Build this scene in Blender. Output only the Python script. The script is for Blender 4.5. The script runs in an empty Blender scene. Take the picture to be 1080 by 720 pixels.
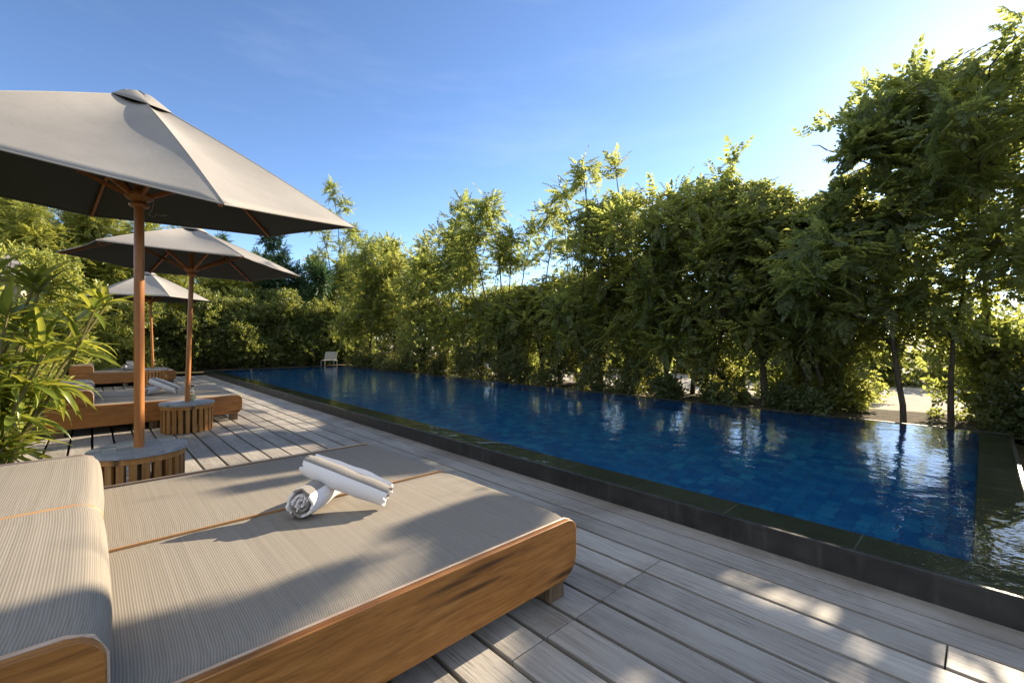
import bpy, math, random
import numpy as np
from mathutils import Vector, Matrix

S = 1.15                                   # all layout numbers are in camera heights; S metres each
PI = math.pi
R = math.radians
rng = np.random.default_rng(11)
random.seed(5)
scene = bpy.context.scene
COL = scene.collection

# ------------------------------------------------------------------ helpers
def link(o, parent=None):
    COL.objects.link(o)
    if parent is not None:
        o.parent = parent
    return o

def tag(o, label=None, cat=None, group=None, kind=None):
    if label: o['label'] = label
    if cat: o['category'] = cat
    if group: o['group'] = group
    if kind: o['kind'] = kind
    return o

def empty(name, loc, label, cat, group=None, rz=0.0):
    o = bpy.data.objects.new(name, None)
    o.empty_display_size = 0.1
    o.location = Vector(loc) * S
    o.rotation_euler = (0, 0, rz)
    link(o)
    return tag(o, label, cat, group)

def copy_tree(o, parent=None):
    c = o.copy(); COL.objects.link(c); c.parent = parent
    for ch in list(o.children):
        copy_tree(ch, c)
    return c

class MB:
    """collects polygons (layout units)"""
    def __init__(s): s.v = []; s.f = []; s.mi = []; s.uv = {}
    def add(s, vs, fs, m=0):
        b = len(s.v); s.v += [tuple(p) for p in vs]
        s.f += [tuple(i + b for i in f) for f in fs]; s.mi += [m] * len(fs)
    def box(s, x0, x1, y0, y1, z0, z1, m=0):
        s.add([(x0,y0,z0),(x1,y0,z0),(x1,y1,z0),(x0,y1,z0),(x0,y0,z1),(x1,y0,z1),(x1,y1,z1),(x0,y1,z1)],
              [(0,3,2,1),(4,5,6,7),(0,1,5,4),(1,2,6,5),(2,3,7,6),(3,0,4,7)], m)
    def bar(s, a, b, w, h, up=(0,0,1), w2=None, h2=None):
        a = Vector(a); b = Vector(b); d = (b - a).normalized(); up = Vector(up)
        if abs(d.dot(up)) > .98: up = Vector((1,0,0))
        x = d.cross(up).normalized(); y = x.cross(d).normalized()
        w2 = w if w2 is None else w2; h2 = h if h2 is None else h2
        vs = []
        for p, ww, hh in ((a, w, h), (b, w2, h2)):
            for sx, sy in ((-1,-1),(1,-1),(1,1),(-1,1)):
                vs.append(p + x * sx * ww / 2 + y * sy * hh / 2)
        s.add(vs, [(0,1,2,3),(7,6,5,4),(0,4,5,1),(1,5,6,2),(2,6,7,3),(3,7,4,0)])
    def tube(s, pts, rad, n=8, caps=True):
        pts = [Vector(p) for p in pts]; k = len(pts)
        if not hasattr(rad, '__len__'): rad = [rad] * k
        vs = []; px = None
        for i, p in enumerate(pts):
            d = (pts[min(i+1,k-1)] - pts[max(i-1,0)]).normalized()
            if px is None:
                px = d.cross(Vector((0.13,0.27,0.95)) if abs(d.z) < .95 else Vector((1,0.1,0))).normalized()
            else:
                px = (px - d * px.dot(d)).normalized()
            py = d.cross(px)
            for j in range(n):
                a = 2 * PI * j / n
                vs.append(p + (px * math.cos(a) + py * math.sin(a)) * rad[i])
        fs = []
        for i in range(k - 1):
            for j in range(n):
                j2 = (j + 1) % n
                fs.append((i*n+j, i*n+j2, (i+1)*n+j2, (i+1)*n+j))
        if caps:
            fs.append(tuple(range(n-1,-1,-1))); fs.append(tuple((k-1)*n+j for j in range(n)))
        s.add(vs, fs)
    def lathe(s, prof, n=24, cx=0, cy=0):
        vs = []; fs = []; k = len(prof)
        for r, z in prof:
            for j in range(n):
                a = 2*PI*j/n; vs.append((cx + r*math.cos(a), cy + r*math.sin(a), z))
        for i in range(k-1):
            for j in range(n):
                j2 = (j+1) % n; fs.append((i*n+j, i*n+j2, (i+1)*n+j2, (i+1)*n+j))
        fs.append(tuple(range(n-1,-1,-1))); fs.append(tuple((k-1)*n+j for j in range(n)))
        s.add(vs, fs)
    def prism_y(s, prof, y0, y1):
        """closed profile of (x,z) extruded along y"""
        n = len(prof)
        vs = [(x, y0, z) for x, z in prof] + [(x, y1, z) for x, z in prof]
        fs = [(i, (i+1) % n, n + (i+1) % n, n + i) for i in range(n)]
        fs += [tuple(range(n-1,-1,-1)), tuple(range(n, 2*n))]
        s.add(vs, fs)
    def build(s, name, mat, parent=None, smooth=False, bevel=0, loc=None, angle=35):
        me = bpy.data.meshes.new(name)
        me.from_pydata([(x*S, y*S, z*S) for x, y, z in s.v], [], s.f)
        for m in (mat if isinstance(mat, (list, tuple)) else [mat]): me.materials.append(m)
        if any(s.mi): me.polygons.foreach_set('material_index', s.mi)
        me.validate(); 
        import bmesh
        bm = bmesh.new(); bm.from_mesh(me); bmesh.ops.recalc_face_normals(bm, faces=bm.faces); bm.to_mesh(me); bm.free()
        o = bpy.data.objects.new(name, me); link(o, parent)
        if loc is not None: o.location = Vector(loc) * S
        if bevel:
            b = o.modifiers.new('bevel', 'BEVEL'); b.width = bevel * S; b.segments = 2; b.limit_method = 'ANGLE'; b.angle_limit = R(40)
        if smooth:
            me.polygons.foreach_set('use_smooth', [True] * len(me.polygons))
            me.set_sharp_from_angle(angle=R(angle))
        return o

def np_mesh(name, V, F, mat, parent=None, smooth=False):
    """V (n,3) metres, F (m,k) ints, all faces with k corners"""
    me = bpy.data.meshes.new(name)
    n, (m, k) = len(V), F.shape
    me.vertices.add(n); me.vertices.foreach_set('co', V.astype(np.float32).ravel())
    me.loops.add(m * k); me.loops.foreach_set('vertex_index', F.astype(np.int32).ravel())
    me.polygons.add(m); me.polygons.foreach_set('loop_start', (np.arange(m) * k).astype(np.int32))
    me.update(calc_edges=True)
    me.materials.append(mat)
    if smooth: me.polygons.foreach_set('use_smooth', [True] * m)
    o = bpy.data.objects.new(name, me)
    return link(o, parent)

# ------------------------------------------------------------------ camera model
FPX, HY, TH = 470.0, 358.0, R(43.3)
sT, cT = math.sin(TH), math.cos(TH)
def w2p(x, y, z):
    d = x*sT + y*cT; l = x*cT - y*sT
    return 540 + FPX*l/d, HY - FPX*(z-1)/d, d
def ray_xy(px, d):
    l = (px - 540)/FPX*d
    return d*sT + l*cT, d*cT - l*sT
def px_on_x(px, X):
    t = (px-540)/FPX
    d = X/(sT + t*cT)
    return ray_xy(px, d)[1], d
def px_on_y(px, Y):
    t = (px-540)/FPX
    d = Y/(cT - t*sT)
    return ray_xy(px, d)[0], d
def p2w(px, py, z=0.0):
    d = (1-z)*FPX/(py-HY)
    return ray_xy(px, d)
def z_at(py, d): return 1 + (HY-py)/FPX*d

cam = bpy.data.cameras.new('camera'); cam.sensor_width = 36; cam.lens = 36*FPX/1080
cam.clip_end = 3000; cam.clip_start = 0.02; cam.shift_y = -2/1080
co = bpy.data.objects.new('camera', cam); link(co)
co.location = (0, 0, S); co.rotation_euler = (R(90), 0, -TH)
scene.camera = co

# ------------------------------------------------------------------ light
SUN_EL = R(24.1); SUN_DIR = Vector((math.cos(SUN_EL), -0.021, math.sin(SUN_EL))).normalized()
w = bpy.data.worlds.new('World'); scene.world = w; w.use_nodes = True
nt = w.node_tree; nt.nodes.clear()
sky = nt.nodes.new('ShaderNodeTexSky'); sky.sky_type = 'NISHITA'; sky.sun_disc = False
sky.sun_elevation = SUN_EL; sky.sun_rotation = R(91.2); sky.altitude = 0; sky.air_density = 0.7; sky.dust_density = 0.10; sky.ozone_density = 1.8
bg = nt.nodes.new('ShaderNodeBackground'); bg.inputs['Strength'].default_value = 0.10
outw = nt.nodes.new('ShaderNodeOutputWorld')
tc = nt.nodes.new('ShaderNodeTexCoord'); mp = nt.nodes.new('ShaderNodeMapping'); mp.inputs['Scale'].default_value = (1.2, 1.2, 7)
mp.inputs['Rotation'].default_value = (0.12, 0.05, 0.4)
nz = nt.nodes.new('ShaderNodeTexNoise'); nz.inputs['Scale'].default_value = 2.3; nz.inputs['Detail'].default_value = 7; nz.inputs['Roughness'].default_value = .62
rp = nt.nodes.new('ShaderNodeValToRGB'); rp.color_ramp.elements[0].position = .50; rp.color_ramp.elements[1].position = .82
rp.color_ramp.elements[1].color = (.07,.07,.07,1)
mx = nt.nodes.new('ShaderNodeMix'); mx.data_type = 'RGBA'; mx.inputs['B'].default_value = (4.6, 5.0, 5.6, 1)
nt.links.new(tc.outputs['Generated'], mp.inputs['Vector']); nt.links.new(mp.outputs[0], nz.inputs['Vector'])
nt.links.new(nz.outputs['Fac'], rp.inputs['Fac']); nt.links.new(rp.outputs['Color'], mx.inputs['Factor'])
g1 = nt.nodes.new('ShaderNodeGamma'); g1.inputs['Gamma'].default_value = 1.15
v1 = nt.nodes.new('ShaderNodeVectorMath'); v1.operation = 'SCALE'; v1.inputs['Scale'].default_value = 1/5
v2 = nt.nodes.new('ShaderNodeVectorMath'); v2.operation = 'SCALE'; v2.inputs['Scale'].default_value = 5
nt.links.new(sky.outputs[0], v1.inputs[0]); nt.links.new(v1.outputs[0], g1.inputs['Color']); nt.links.new(g1.outputs[0], v2.inputs[0])
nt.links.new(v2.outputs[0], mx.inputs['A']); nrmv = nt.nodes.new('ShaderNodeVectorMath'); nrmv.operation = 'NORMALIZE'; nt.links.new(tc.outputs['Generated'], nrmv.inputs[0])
dotn = nt.nodes.new('ShaderNodeVectorMath'); dotn.operation = 'DOT_PRODUCT'; dotn.inputs[1].default_value = Vector((-.75,-.45,.50)).normalized()  # unseen bright cloud bank behind and above the camera, added to fill the shade
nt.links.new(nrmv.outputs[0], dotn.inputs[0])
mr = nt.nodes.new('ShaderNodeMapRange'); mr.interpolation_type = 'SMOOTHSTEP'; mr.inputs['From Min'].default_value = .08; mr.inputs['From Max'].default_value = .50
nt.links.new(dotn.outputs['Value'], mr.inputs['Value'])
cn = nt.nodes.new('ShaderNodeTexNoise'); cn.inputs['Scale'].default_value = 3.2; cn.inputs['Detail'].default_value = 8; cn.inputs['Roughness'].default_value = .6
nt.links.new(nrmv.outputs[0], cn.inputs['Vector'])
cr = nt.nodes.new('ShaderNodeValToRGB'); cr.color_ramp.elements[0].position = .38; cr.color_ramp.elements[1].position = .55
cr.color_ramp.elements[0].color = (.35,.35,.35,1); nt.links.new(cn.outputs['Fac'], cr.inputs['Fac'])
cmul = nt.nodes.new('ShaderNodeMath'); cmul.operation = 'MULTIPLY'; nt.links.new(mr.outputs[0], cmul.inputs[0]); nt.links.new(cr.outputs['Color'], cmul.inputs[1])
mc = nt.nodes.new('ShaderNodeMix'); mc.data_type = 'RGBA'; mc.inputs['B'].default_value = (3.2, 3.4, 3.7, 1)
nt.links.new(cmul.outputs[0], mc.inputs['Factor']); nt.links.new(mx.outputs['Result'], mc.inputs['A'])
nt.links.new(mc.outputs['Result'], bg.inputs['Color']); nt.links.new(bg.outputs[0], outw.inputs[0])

sl = bpy.data.lights.new('sun', 'SUN'); sl.energy = 4.6; sl.angle = R(0.53); sl.color = (1.0, .84, .62)
so = bpy.data.objects.new('sun', sl); link(so); so.location = (20, 0, 20)
so.rotation_euler = SUN_DIR.to_track_quat('Z', 'Y').to_euler()
scene.view_settings.view_transform = 'Standard'; scene.view_settings.look = 'None'
scene.view_settings.exposure = 1.57; scene.view_settings.gamma = 1.0; scene.view_settings.use_curve_mapping = False
scene.cycles.max_bounces = 10; scene.cycles.transparent_max_bounces = 16; scene.cycles.use_denoising = True
scene.cycles.caustics_reflective = False; scene.cycles.caustics_refractive = True; scene.cycles.sample_clamp_indirect = 6

# ------------------------------------------------------------------ materials
class M:
    def __init__(s, name):
        s.m = bpy.data.materials.new(name); s.m.use_nodes = True
        s.t = s.m.node_tree; s.p = s.t.nodes['Principled BSDF']; s.out = s.t.nodes['Material Output']
    def n(s, typ, **kw):
        nd = s.t.nodes.new('ShaderNode' + typ)
        for k, v in kw.items():
            if k in nd.inputs: nd.inputs[k].default_value = v
            else: setattr(nd, k, v)
        return nd
    def l(s, a, b): s.t.links.new(a, b)
    def coords(s, scale=(1,1,1), rot=(0,0,0), kind='Object'):
        tc = s.n('TexCoord'); mp = s.n('Mapping'); mp.inputs['Scale'].default_value = scale; mp.inputs['Rotation'].default_value = rot
        s.l(tc.outputs[kind], mp.inputs[0]); return mp.outputs[0]
    def noise(s, vec, scale=5, detail=5, rough=.55, dist=0):
        nd = s.n('TexNoise'); nd.inputs['Scale'].default_value = scale; nd.inputs['Detail'].default_value = detail
        nd.inputs['Roughness'].default_value = rough; nd.inputs['Distortion'].default_value = dist
        s.l(vec, nd.inputs['Vector']); return nd.outputs['Fac']
    def ramp(s, fac, stops):
        r = s.n('ValToRGB'); e = r.color_ramp.elements
        while len(e) < len(stops): e.new(.5)
        for el, (p, c) in zip(e, stops):
            el.position = p; el.color = (*c, 1) if len(c) == 3 else c
        s.l(fac, r.inputs[0]); return r.outputs[0]
    def mix(s, fac, a, b, blend='MIX'):
        m = s.n('Mix'); m.data_type = 'RGBA'; m.blend_type = blend
        for sock, v in ((m.inputs[0], fac), (m.inputs['A'], a), (m.inputs['B'], b)):
            if hasattr(v, 'links'): s.l(v, sock)
            elif isinstance(v, (int, float)): sock.default_value = v
            else: sock.default_value = (*v, 1)
        return m.outputs['Result']
    def math(s, op, a, b=0.0):
        m = s.n('Math'); m.operation = op
        for sock, v in ((m.inputs[0], a), (m.inputs[1], b)):
            if hasattr(v, 'links'): s.l(v, sock)
            else: sock.default_value = v
        return m.outputs[0]
    def bump(s, h, strength=.3, dist=.01):
        b = s.n('Bump'); b.inputs['Strength'].default_value = strength; b.inputs['Distance'].default_value = dist
        s.l(h, b.inputs['Height']); s.l(b.outputs[0], s.p.inputs['Normal']); return b
    def base(s, c):
        if hasattr(c, 'links'): s.l(c, s.p.inputs['Base Color'])
        else: s.p.inputs['Base Color'].default_value = (*c, 1)
    def rough(s, r, spec=.5):
        if hasattr(r, 'links'): s.l(r, s.p.inputs['Roughness'])
        else: s.p.inputs['Roughness'].default_value = r
        s.p.inputs['Specular IOR Level'].default_value = spec

def wood(name, c0, c1, c2, axis='x', rough=.5, gs=1.0, island=.25, spec=.4, bump=.15):
    m = M(name)
    st = {'x': (1.2,14,14), 'y': (14,1.2,14), 'z': (14,14,1.2)}[axis]
    v = m.coords(tuple(a*gs for a in st))
    geo = m.n('NewGeometry')
    add = m.n('VectorMath'); add.operation = 'ADD'; sc = m.n('VectorMath'); sc.operation = 'SCALE'; sc.inputs[3].default_value = 40
    cb = m.n('CombineXYZ'); m.l(geo.outputs['Random Per Island'], cb.inputs[0]); m.l(geo.outputs['Random Per Island'], cb.inputs[2])
    m.l(cb.outputs[0], sc.inputs[0]); m.l(v, add.inputs[0]); m.l(sc.outputs[0], add.inputs[1])
    g = m.noise(add.outputs[0], 2.2, 7, .6, .6)
    fine = m.noise(add.outputs[0], 9, 4, .6)
    col = m.ramp(g, [(.3, c0), (.52, c1), (.74, c2)])
    col = m.mix(m.math('MULTIPLY', fine, .5), col, tuple(x*.45 for x in c0))
    r = m.math('ADD', m.math('MULTIPLY', geo.outputs['Random Per Island'], island*2), 1-island)
    mm = m.mix(1.0, col, (1,1,1), 'MULTIPLY'); 
    vm = m.n('VectorMath'); vm.operation = 'SCALE'; m.l(col, vm.inputs[0]); m.l(r, vm.inputs[3])
    vo = m.n('TexVoronoi'); vo.inputs['Scale'].default_value = .55; m.l(add.outputs[0], vo.inputs['Vector'])
    kn = m.mix(m.ramp(vo.outputs['Distance'], [(.10,(.85,.85,.85)), (.24,(0,0,0))]), vm.outputs[0], tuple(x*.22 for x in c0))
    m.base(kn)
    m.rough(rough, spec); m.bump(fine, bump, .004)
    return m.m

MAT = {}
MAT['bed_wood'] = wood('bed_wood', (.20,.074,.014), (.345,.140,.028), (.46,.208,.056), 'x', .42, 1.9, .1)
MAT['table_wood'] = wood('table_wood', (.32,.13,.035), (.50,.23,.06), (.62,.33,.10), 'z', .5, 1.0, .25)
MAT['pole_wood'] = wood('pole_wood', (.32,.11,.028), (.46,.18,.05), (.56,.25,.085), 'z', .35, .8, .08)
MAT['rib_wood'] = wood('rib_wood', (.34,.11,.03), (.48,.17,.05), (.58,.23,.075), 'x', .4, .8, .1)
MAT['leg_wood'] = wood('leg_wood', (.10,.06,.03), (.20,.13,.07), (.30,.21,.12), 'z', .7, 1.3, .1)
MAT['gray_top'] = wood('gray_top', (.27,.27,.27), (.40,.41,.42), (.55,.56,.57), 'x', .55, 1.0, .12)

def deck_mat():
    m = M('weathered_deck')
    geo = m.n('NewGeometry'); rnd = geo.outputs['Random Per Island']
    cb = m.n('CombineXYZ'); m.l(m.math('MULTIPLY', rnd, 77), cb.inputs[1]); m.l(m.math('MULTIPLY', rnd, 31), cb.inputs[0])
    tc = m.n('TexCoord')
    add = m.n('VectorMath'); add.operation = 'ADD'; m.l(tc.outputs['Object'], add.inputs[0]); m.l(cb.outputs[0], add.inputs[1])
    def mapped(sc):
        mp = m.n('Mapping'); mp.inputs['Scale'].default_value = sc; m.l(add.outputs[0], mp.inputs[0]); return mp.outputs[0]
    grain = m.noise(mapped((60, 1.6, 60)), 1.0, 6, .65, .3)
    fine = m.noise(mapped((190, 5, 190)), 1.0, 4, .6)
    blot = m.noise(mapped((4, 1.3, 4)), 1.3, 5, .6)
    wear = m.noise(m.coords((.9,.9,.9)), 1.4, 6, .65, .5)
    col = m.ramp(grain, [(.24, (.18,.156,.128)), (.48, (.30,.272,.235)), (.76, (.41,.38,.335))])
    col = m.mix(m.ramp(blot, [(.42,(0,0,0)), (.7,(.75,.75,.75))]), col, (.43,.40,.35))
    col = m.mix(m.ramp(wear, [(.50,(0,0,0)), (.72,(.70,.70,.70))]), col, (.145,.112,.082))
    cracks = m.ramp(fine, [(.31,(.75,.75,.75)), (.42,(0,0,0))])
    col = m.mix(cracks, col, (.05,.042,.035))
    r = m.math('ADD', m.math('MULTIPLY', rnd, .5), .75)
    vm = m.n('VectorMath'); vm.operation = 'SCALE'; m.l(col, vm.inputs[0]); m.l(r, vm.inputs[3]); m.l(vm.outputs[0], m.p.inputs['Base Color'])
    m.rough(m.math('ADD', m.math('MULTIPLY', wear, -.25), .72), .45)
    h = m.math('ADD', m.math('MULTIPLY', grain, .7), m.math('MULTIPLY', fine, .5)); m.bump(h, .45, .004)
    return m.m
MAT['deck'] = deck_mat()

def fabric_mat(name, a, b, pitch=.0072, axis=0):
    m = M(name)
    tc = m.n('TexCoord'); sp = m.n('SeparateXYZ'); m.l(tc.outputs['Object'], sp.inputs[0])
    wob = m.noise(m.coords((30, 1.0, 30)), 1.0, 3, .5)
    x = m.math('ADD', m.math('MULTIPLY', sp.outputs[axis], 2*PI/pitch), m.math('MULTIPLY', wob, 1.2))
    z = m.math('MULTIPLY', sp.outputs[2], 2*PI/pitch)
    sn = m.math('ADD', m.math('MULTIPLY', m.math('SINE', m.math('SUBTRACT', x, z)), .5), .5)
    streak = m.noise(m.coords((95, .7, 95)), 1.0, 4, .7)
    blot = m.noise(m.coords((2, 2, 2)), 1.2, 5, .6)
    f = m.math('ADD', m.math('MULTIPLY', sn, .40), m.math('MULTIPLY', streak, .64))
    col = m.ramp(f, [(.22, a), (.85, b)])
    col = m.mix(m.ramp(blot, [(.35,(.22,.22,.22)), (.65,(0,0,0))]), col, (.20,.17,.13))
    m.base(col); m.rough(.85, .25); m.bump(m.math('ADD', sn, m.math('MULTIPLY', streak, .6)), .14, .0015)
    return m.m
MAT['fabric'] = fabric_mat('woven_fabric', (.165,.147,.12), (.315,.28,.232), .0068)
MAT['fabric_shade'] = fabric_mat('woven_fabric_gray', (.15,.135,.115), (.38,.345,.29))

m = M('edge_trim'); m.base(m.ramp(m.noise(m.coords((3,30,30)), 4), [(.3,(.36,.24,.16)), (.7,(.52,.40,.30))])); m.rough(.5); MAT['trim'] = m.m
m = M('orange_strip'); m.base(m.ramp(m.noise(m.coords((3,30,30)), 4), [(.3,(.30,.15,.055)), (.7,(.46,.26,.11))])); m.rough(.5); MAT['strip'] = m.m

def canopy_mat():
    m = M('canopy_fabric')
    weave = m.noise(m.coords((160,160,160)), 1.0, 2, .5); blot = m.noise(m.coords((1.5,1.5,1.5)), 1.3, 5, .6)
    geo = m.n('NewGeometry')
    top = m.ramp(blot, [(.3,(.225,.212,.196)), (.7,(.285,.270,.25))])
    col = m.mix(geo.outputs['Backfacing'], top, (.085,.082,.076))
    wr = m.noise(m.coords((2.2,2.2,5)), 2.5, 4, .6, 1.5)
    m.base(col); m.rough(.8, .3); m.bump(m.math('ADD', m.math('MULTIPLY', weave, .06), wr), .10, .02)
    return m.m
MAT['canopy'] = canopy_mat()
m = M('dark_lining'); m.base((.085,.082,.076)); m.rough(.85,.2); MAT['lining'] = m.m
m = M('vent_black'); m.base((.02,.02,.021)); m.rough(.7,.3); MAT['black'] = m.m

def leaf_mat(name, dark, light, trans, tw=.45, rough=.42, spec=.4, clump=1.6):
    m = M(name); geo = m.n('NewGeometry')
    cl = m.noise(m.coords((1,1,1)), clump, 3, .5)
    f = m.math('ADD', m.math('MULTIPLY', geo.outputs['Random Per Island'], .6), m.math('MULTIPLY', cl, .45))
    col = m.ramp(f, [(.15, dark), (.85, light)])
    m.base(col); m.rough(rough, spec)
    tr = m.n('BsdfTranslucent')
    tcol = m.ramp(f, [(.15, tuple(x*.65 for x in trans)), (.85, trans)]); m.l(tcol, tr.inputs[0])
    ms = m.n('MixShader'); ms.inputs[0].default_value = tw
    m.l(m.p.outputs[0], ms.inputs[1]); m.l(tr.outputs[0], ms.inputs[2]); m.l(ms.outputs[0], m.out.inputs[0])
    return m.m
MAT['leaf_a'] = leaf_mat('pinnate_leaf', (.055,.08,.03), (.14,.165,.065), (.48,.53,.11), .6, .38, .5)
MAT['leaf_b'] = leaf_mat('pinnate_leaf_pale', (.065,.09,.033), (.16,.18,.068), (.55,.58,.13), .6, .38, .5)
MAT['leaf_c'] = leaf_mat('broad_tree_leaf', (.045,.07,.034), (.12,.15,.07), (.48,.53,.12), .58, .36, .5)
MAT['leaf_h'] = leaf_mat('hedge_leaf', (.05,.08,.024), (.15,.185,.055), (.42,.45,.07), .38, .4, .5)
MAT['leaf_s'] = leaf_mat('shrub_leaf', (.04,.065,.024), (.105,.135,.055), (.38,.38,.07), .4)
MAT['leaf_y'] = leaf_mat('feathery_leaf', (.14,.17,.04), (.32,.35,.08), (.55,.56,.10), .45)
MAT['leaf_d'] = leaf_mat('blue_green_leaf', (.02,.055,.03), (.06,.11,.05), (.12,.22,.06), .35)
m = leaf_mat('palm_blade', (.07,.12,.018), (.24,.30,.05), (.55,.56,.07), .42, .32, .5, 3.0); MAT['blade'] = m
m = M('bark'); m.base(m.ramp(m.noise(m.coords((6,6,1.5)), 4, 5), [(.3,(.035,.027,.019)), (.7,(.11,.088,.062))])); m.rough(.85,.2); m.bump(m.noise(m.coords((10,10,2)),5),.5,.01); MAT['bark'] = m.m
m = M('pale_bark'); m.base(m.ramp(m.noise(m.coords((6,6,1.5)), 4, 5), [(.3,(.22,.19,.14)), (.7,(.42,.38,.30))])); m.rough(.85,.2); MAT['pale_bark'] = m.m
m = M('green_stem'); m.base((.16,.14,.05)); m.rough(.7,.3); MAT['stem'] = m.m

def soil():
    m = M('soil_and_litter')
    a = m.noise(m.coords((1,1,1)), 9, 8, .7); b = m.noise(m.coords((1,1,1)), .5, 4, .6)
    m.base(m.mix(m.ramp(b,[(.4,(0,0,0)),(.65,(1,1,1))]), m.ramp(a, [(.35,(.045,.033,.022)), (.6,(.11,.085,.055)), (.75,(.2,.16,.1))]), m.ramp(a, [(.35,(.03,.035,.015)), (.7,(.10,.11,.045))])))
    m.rough(.95,.1); m.bump(a,.8,.03); return m.m
MAT['soil'] = soil()
m = M('pale_sand'); a = m.noise(m.coords((1,1,1)), 3, 8, .65); m.base(m.ramp(a, [(.3,(.34,.31,.26)), (.7,(.50,.465,.40))])); m.rough(.95,.1); m.bump(a,.5,.03); MAT['sand'] = m.m

m = M('wet_dark_stone'); a = m.noise(m.coords((2,2,2)), 3, 6, .65); v = m.noise(m.coords((14,14,1.2)), 1.5, 4)
c = m.ramp(a, [(.3,(.014,.0135,.012)), (.7,(.038,.036,.031))])
m.base(m.mix(m.ramp(v,[(.55,(0,0,0)),(.8,(.4,.4,.4))]), c, (.10,.10,.09))); m.rough(m.ramp(a,[(.3,(.3,.3,.3)),(.7,(.6,.6,.6))]), .5); MAT['wall_stone'] = m.m

def ledge():
    m = M('green_stone_ledge')
    tc = m.coords((1,1,1)); br = m.n('TexBrick'); br.offset = 0; br.inputs['Scale'].default_value = 1
    br.inputs['Brick Width'].default_value = .62; br.inputs['Row Height'].default_value = .62; br.inputs['Mortar Size'].default_value = .004
    br.inputs['Color1'].default_value = (.15,.145,.085,1); br.inputs['Color2'].default_value = (.21,.20,.125,1); br.inputs['Mortar'].default_value = (.40,.40,.33,1)
    m.l(tc, br.inputs[0]); a = m.noise(tc, 5, 6, .65)
    m.base(m.mix(m.ramp(a,[(.35,(.5,.5,.5)),(.7,(0,0,0))]), br.outputs[0], (.07,.07,.04))); m.rough(.6,.4); return m.m
MAT['ledge'] = ledge()

def tiles(name, rot):
    m = M(name)
    v = m.coords((1,1,1), rot)
    br = m.n('TexBrick'); br.inputs['Scale'].default_value = 1; br.inputs['Brick Width'].default_value = .12; br.inputs['Row Height'].default_value = .12
    br.inputs['Mortar Size'].default_value = .005; br.inputs['Bias'].default_value = -.15
    br.inputs['Color1'].default_value = (.010,.22,.62,1); br.inputs['Color2'].default_value = (.06,.54,.90,1); br.inputs['Mortar'].default_value = (.010,.15,.44,1)
    m.l(v, br.inputs[0])
    # a second, coarser random so single tiles stand out turquoise
    wn = m.n('TexWhiteNoise'); sn = m.n('VectorMath'); sn.operation = 'SNAP'; sn.inputs[1].default_value = (.12,.12,.12); m.l(v, sn.inputs[0]); m.l(sn.outputs[0], wn.inputs[0])
    col = m.mix(m.ramp(wn.outputs[0], [(.90,(0,0,0)), (.97,(.8,.8,.8))]), br.outputs[0], (.08,.62,.85))
    b = m.noise(v, 1.3, 3)
    m.base(m.mix(m.ramp(b,[(.3,(.45,.45,.45)),(.7,(0,0,0))]), col, (.015,.26,.66))); m.rough(.35,.5)
    return m.m
MAT['tile'] = tiles('blue_mosaic', (0,0,0)); MAT['tile_x'] = tiles('blue_mosaic_long_side', (0,R(90),0)); MAT['tile_y'] = tiles('blue_mosaic_short_side', (R(90),0,0))

def water():
    m = M('pool_water'); t = m.t
    t.nodes.remove(m.p)
    v1 = m.coords((1,1,1)); n1 = m.noise(v1, 1.6, 2, .5, .3); n2 = m.noise(v1, 9, 3, .55)
    h = m.math('ADD', m.math('MULTIPLY', n1, 1.0), m.math('MULTIPLY', n2, .34))
    b = m.n('Bump'); b.inputs['Strength'].default_value = .22; b.inputs['Distance'].default_value = .05; m.l(h, b.inputs['Height'])
    fr = m.n('Fresnel'); fr.inputs['IOR'].default_value = 1.75; m.l(b.outputs[0], fr.inputs['Normal'])
    gl = m.n('BsdfGlossy'); gl.inputs['Roughness'].default_value = .012; m.l(b.outputs[0], gl.inputs['Normal'])
    tr = m.n('BsdfRefraction'); tr.inputs[0].default_value = (.86,.96,.98,1); tr.inputs['IOR'].default_value = 1.33; tr.inputs['Roughness'].default_value = 0; m.l(b.outputs[0], tr.inputs['Normal'])
    mx = m.n('MixShader'); m.l(fr.outputs[0], mx.inputs[0]); m.l(tr.outputs[0], mx.inputs[1]); m.l(gl.outputs[0], mx.inputs[2]); m.l(mx.outputs[0], m.out.inputs[0])
    return m.m
MAT['water'] = water()

def towel_mat():
    m = M('striped_towel'); uv = m.n('UVMap'); sp = m.n('SeparateXYZ'); m.l(uv.outputs[0], sp.inputs[0])
    fr = m.math('FRACT', m.math('MULTIPLY', sp.outputs[0], 1.0))
    rag = m.noise(m.coords((1,1,1)), 110, 2)
    fr = m.math('ADD', fr, m.math('MULTIPLY', m.math('SUBTRACT', rag, .5), .05))
    s = m.ramp(fr, [(.0,(.72,.70,.70)), (.60,(.72,.70,.70)), (.615,(.20,.18,.16)), (.97,(.24,.22,.195))])
    m.base(s); m.rough(.95,.1); m.bump(m.noise(m.coords((1,1,1)), 240, 3), .8, .004)
    m.p.inputs['Sheen Weight'].default_value = .3
    return m.m
MAT['towel'] = towel_mat()
m = M('ribbed_concrete'); m.base(m.ramp(m.noise(m.coords((1,1,1)), 8, 5), [(.3,(.25,.245,.235)), (.7,(.38,.37,.36))])); m.rough(.85,.2); MAT['concrete'] = m.m
m = M('clear_glass'); m.base((.9,.97,.93)); m.p.inputs['Transmission Weight'].default_value = .9; m.rough(.08); MAT['glass'] = m.m
m = M('paper_label'); m.base((.62,.55,.32)); m.rough(.7); MAT['paper'] = m.m
m = M('cord'); m.base((.45,.42,.36)); m.rough(.8); MAT['cord'] = m.m
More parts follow.
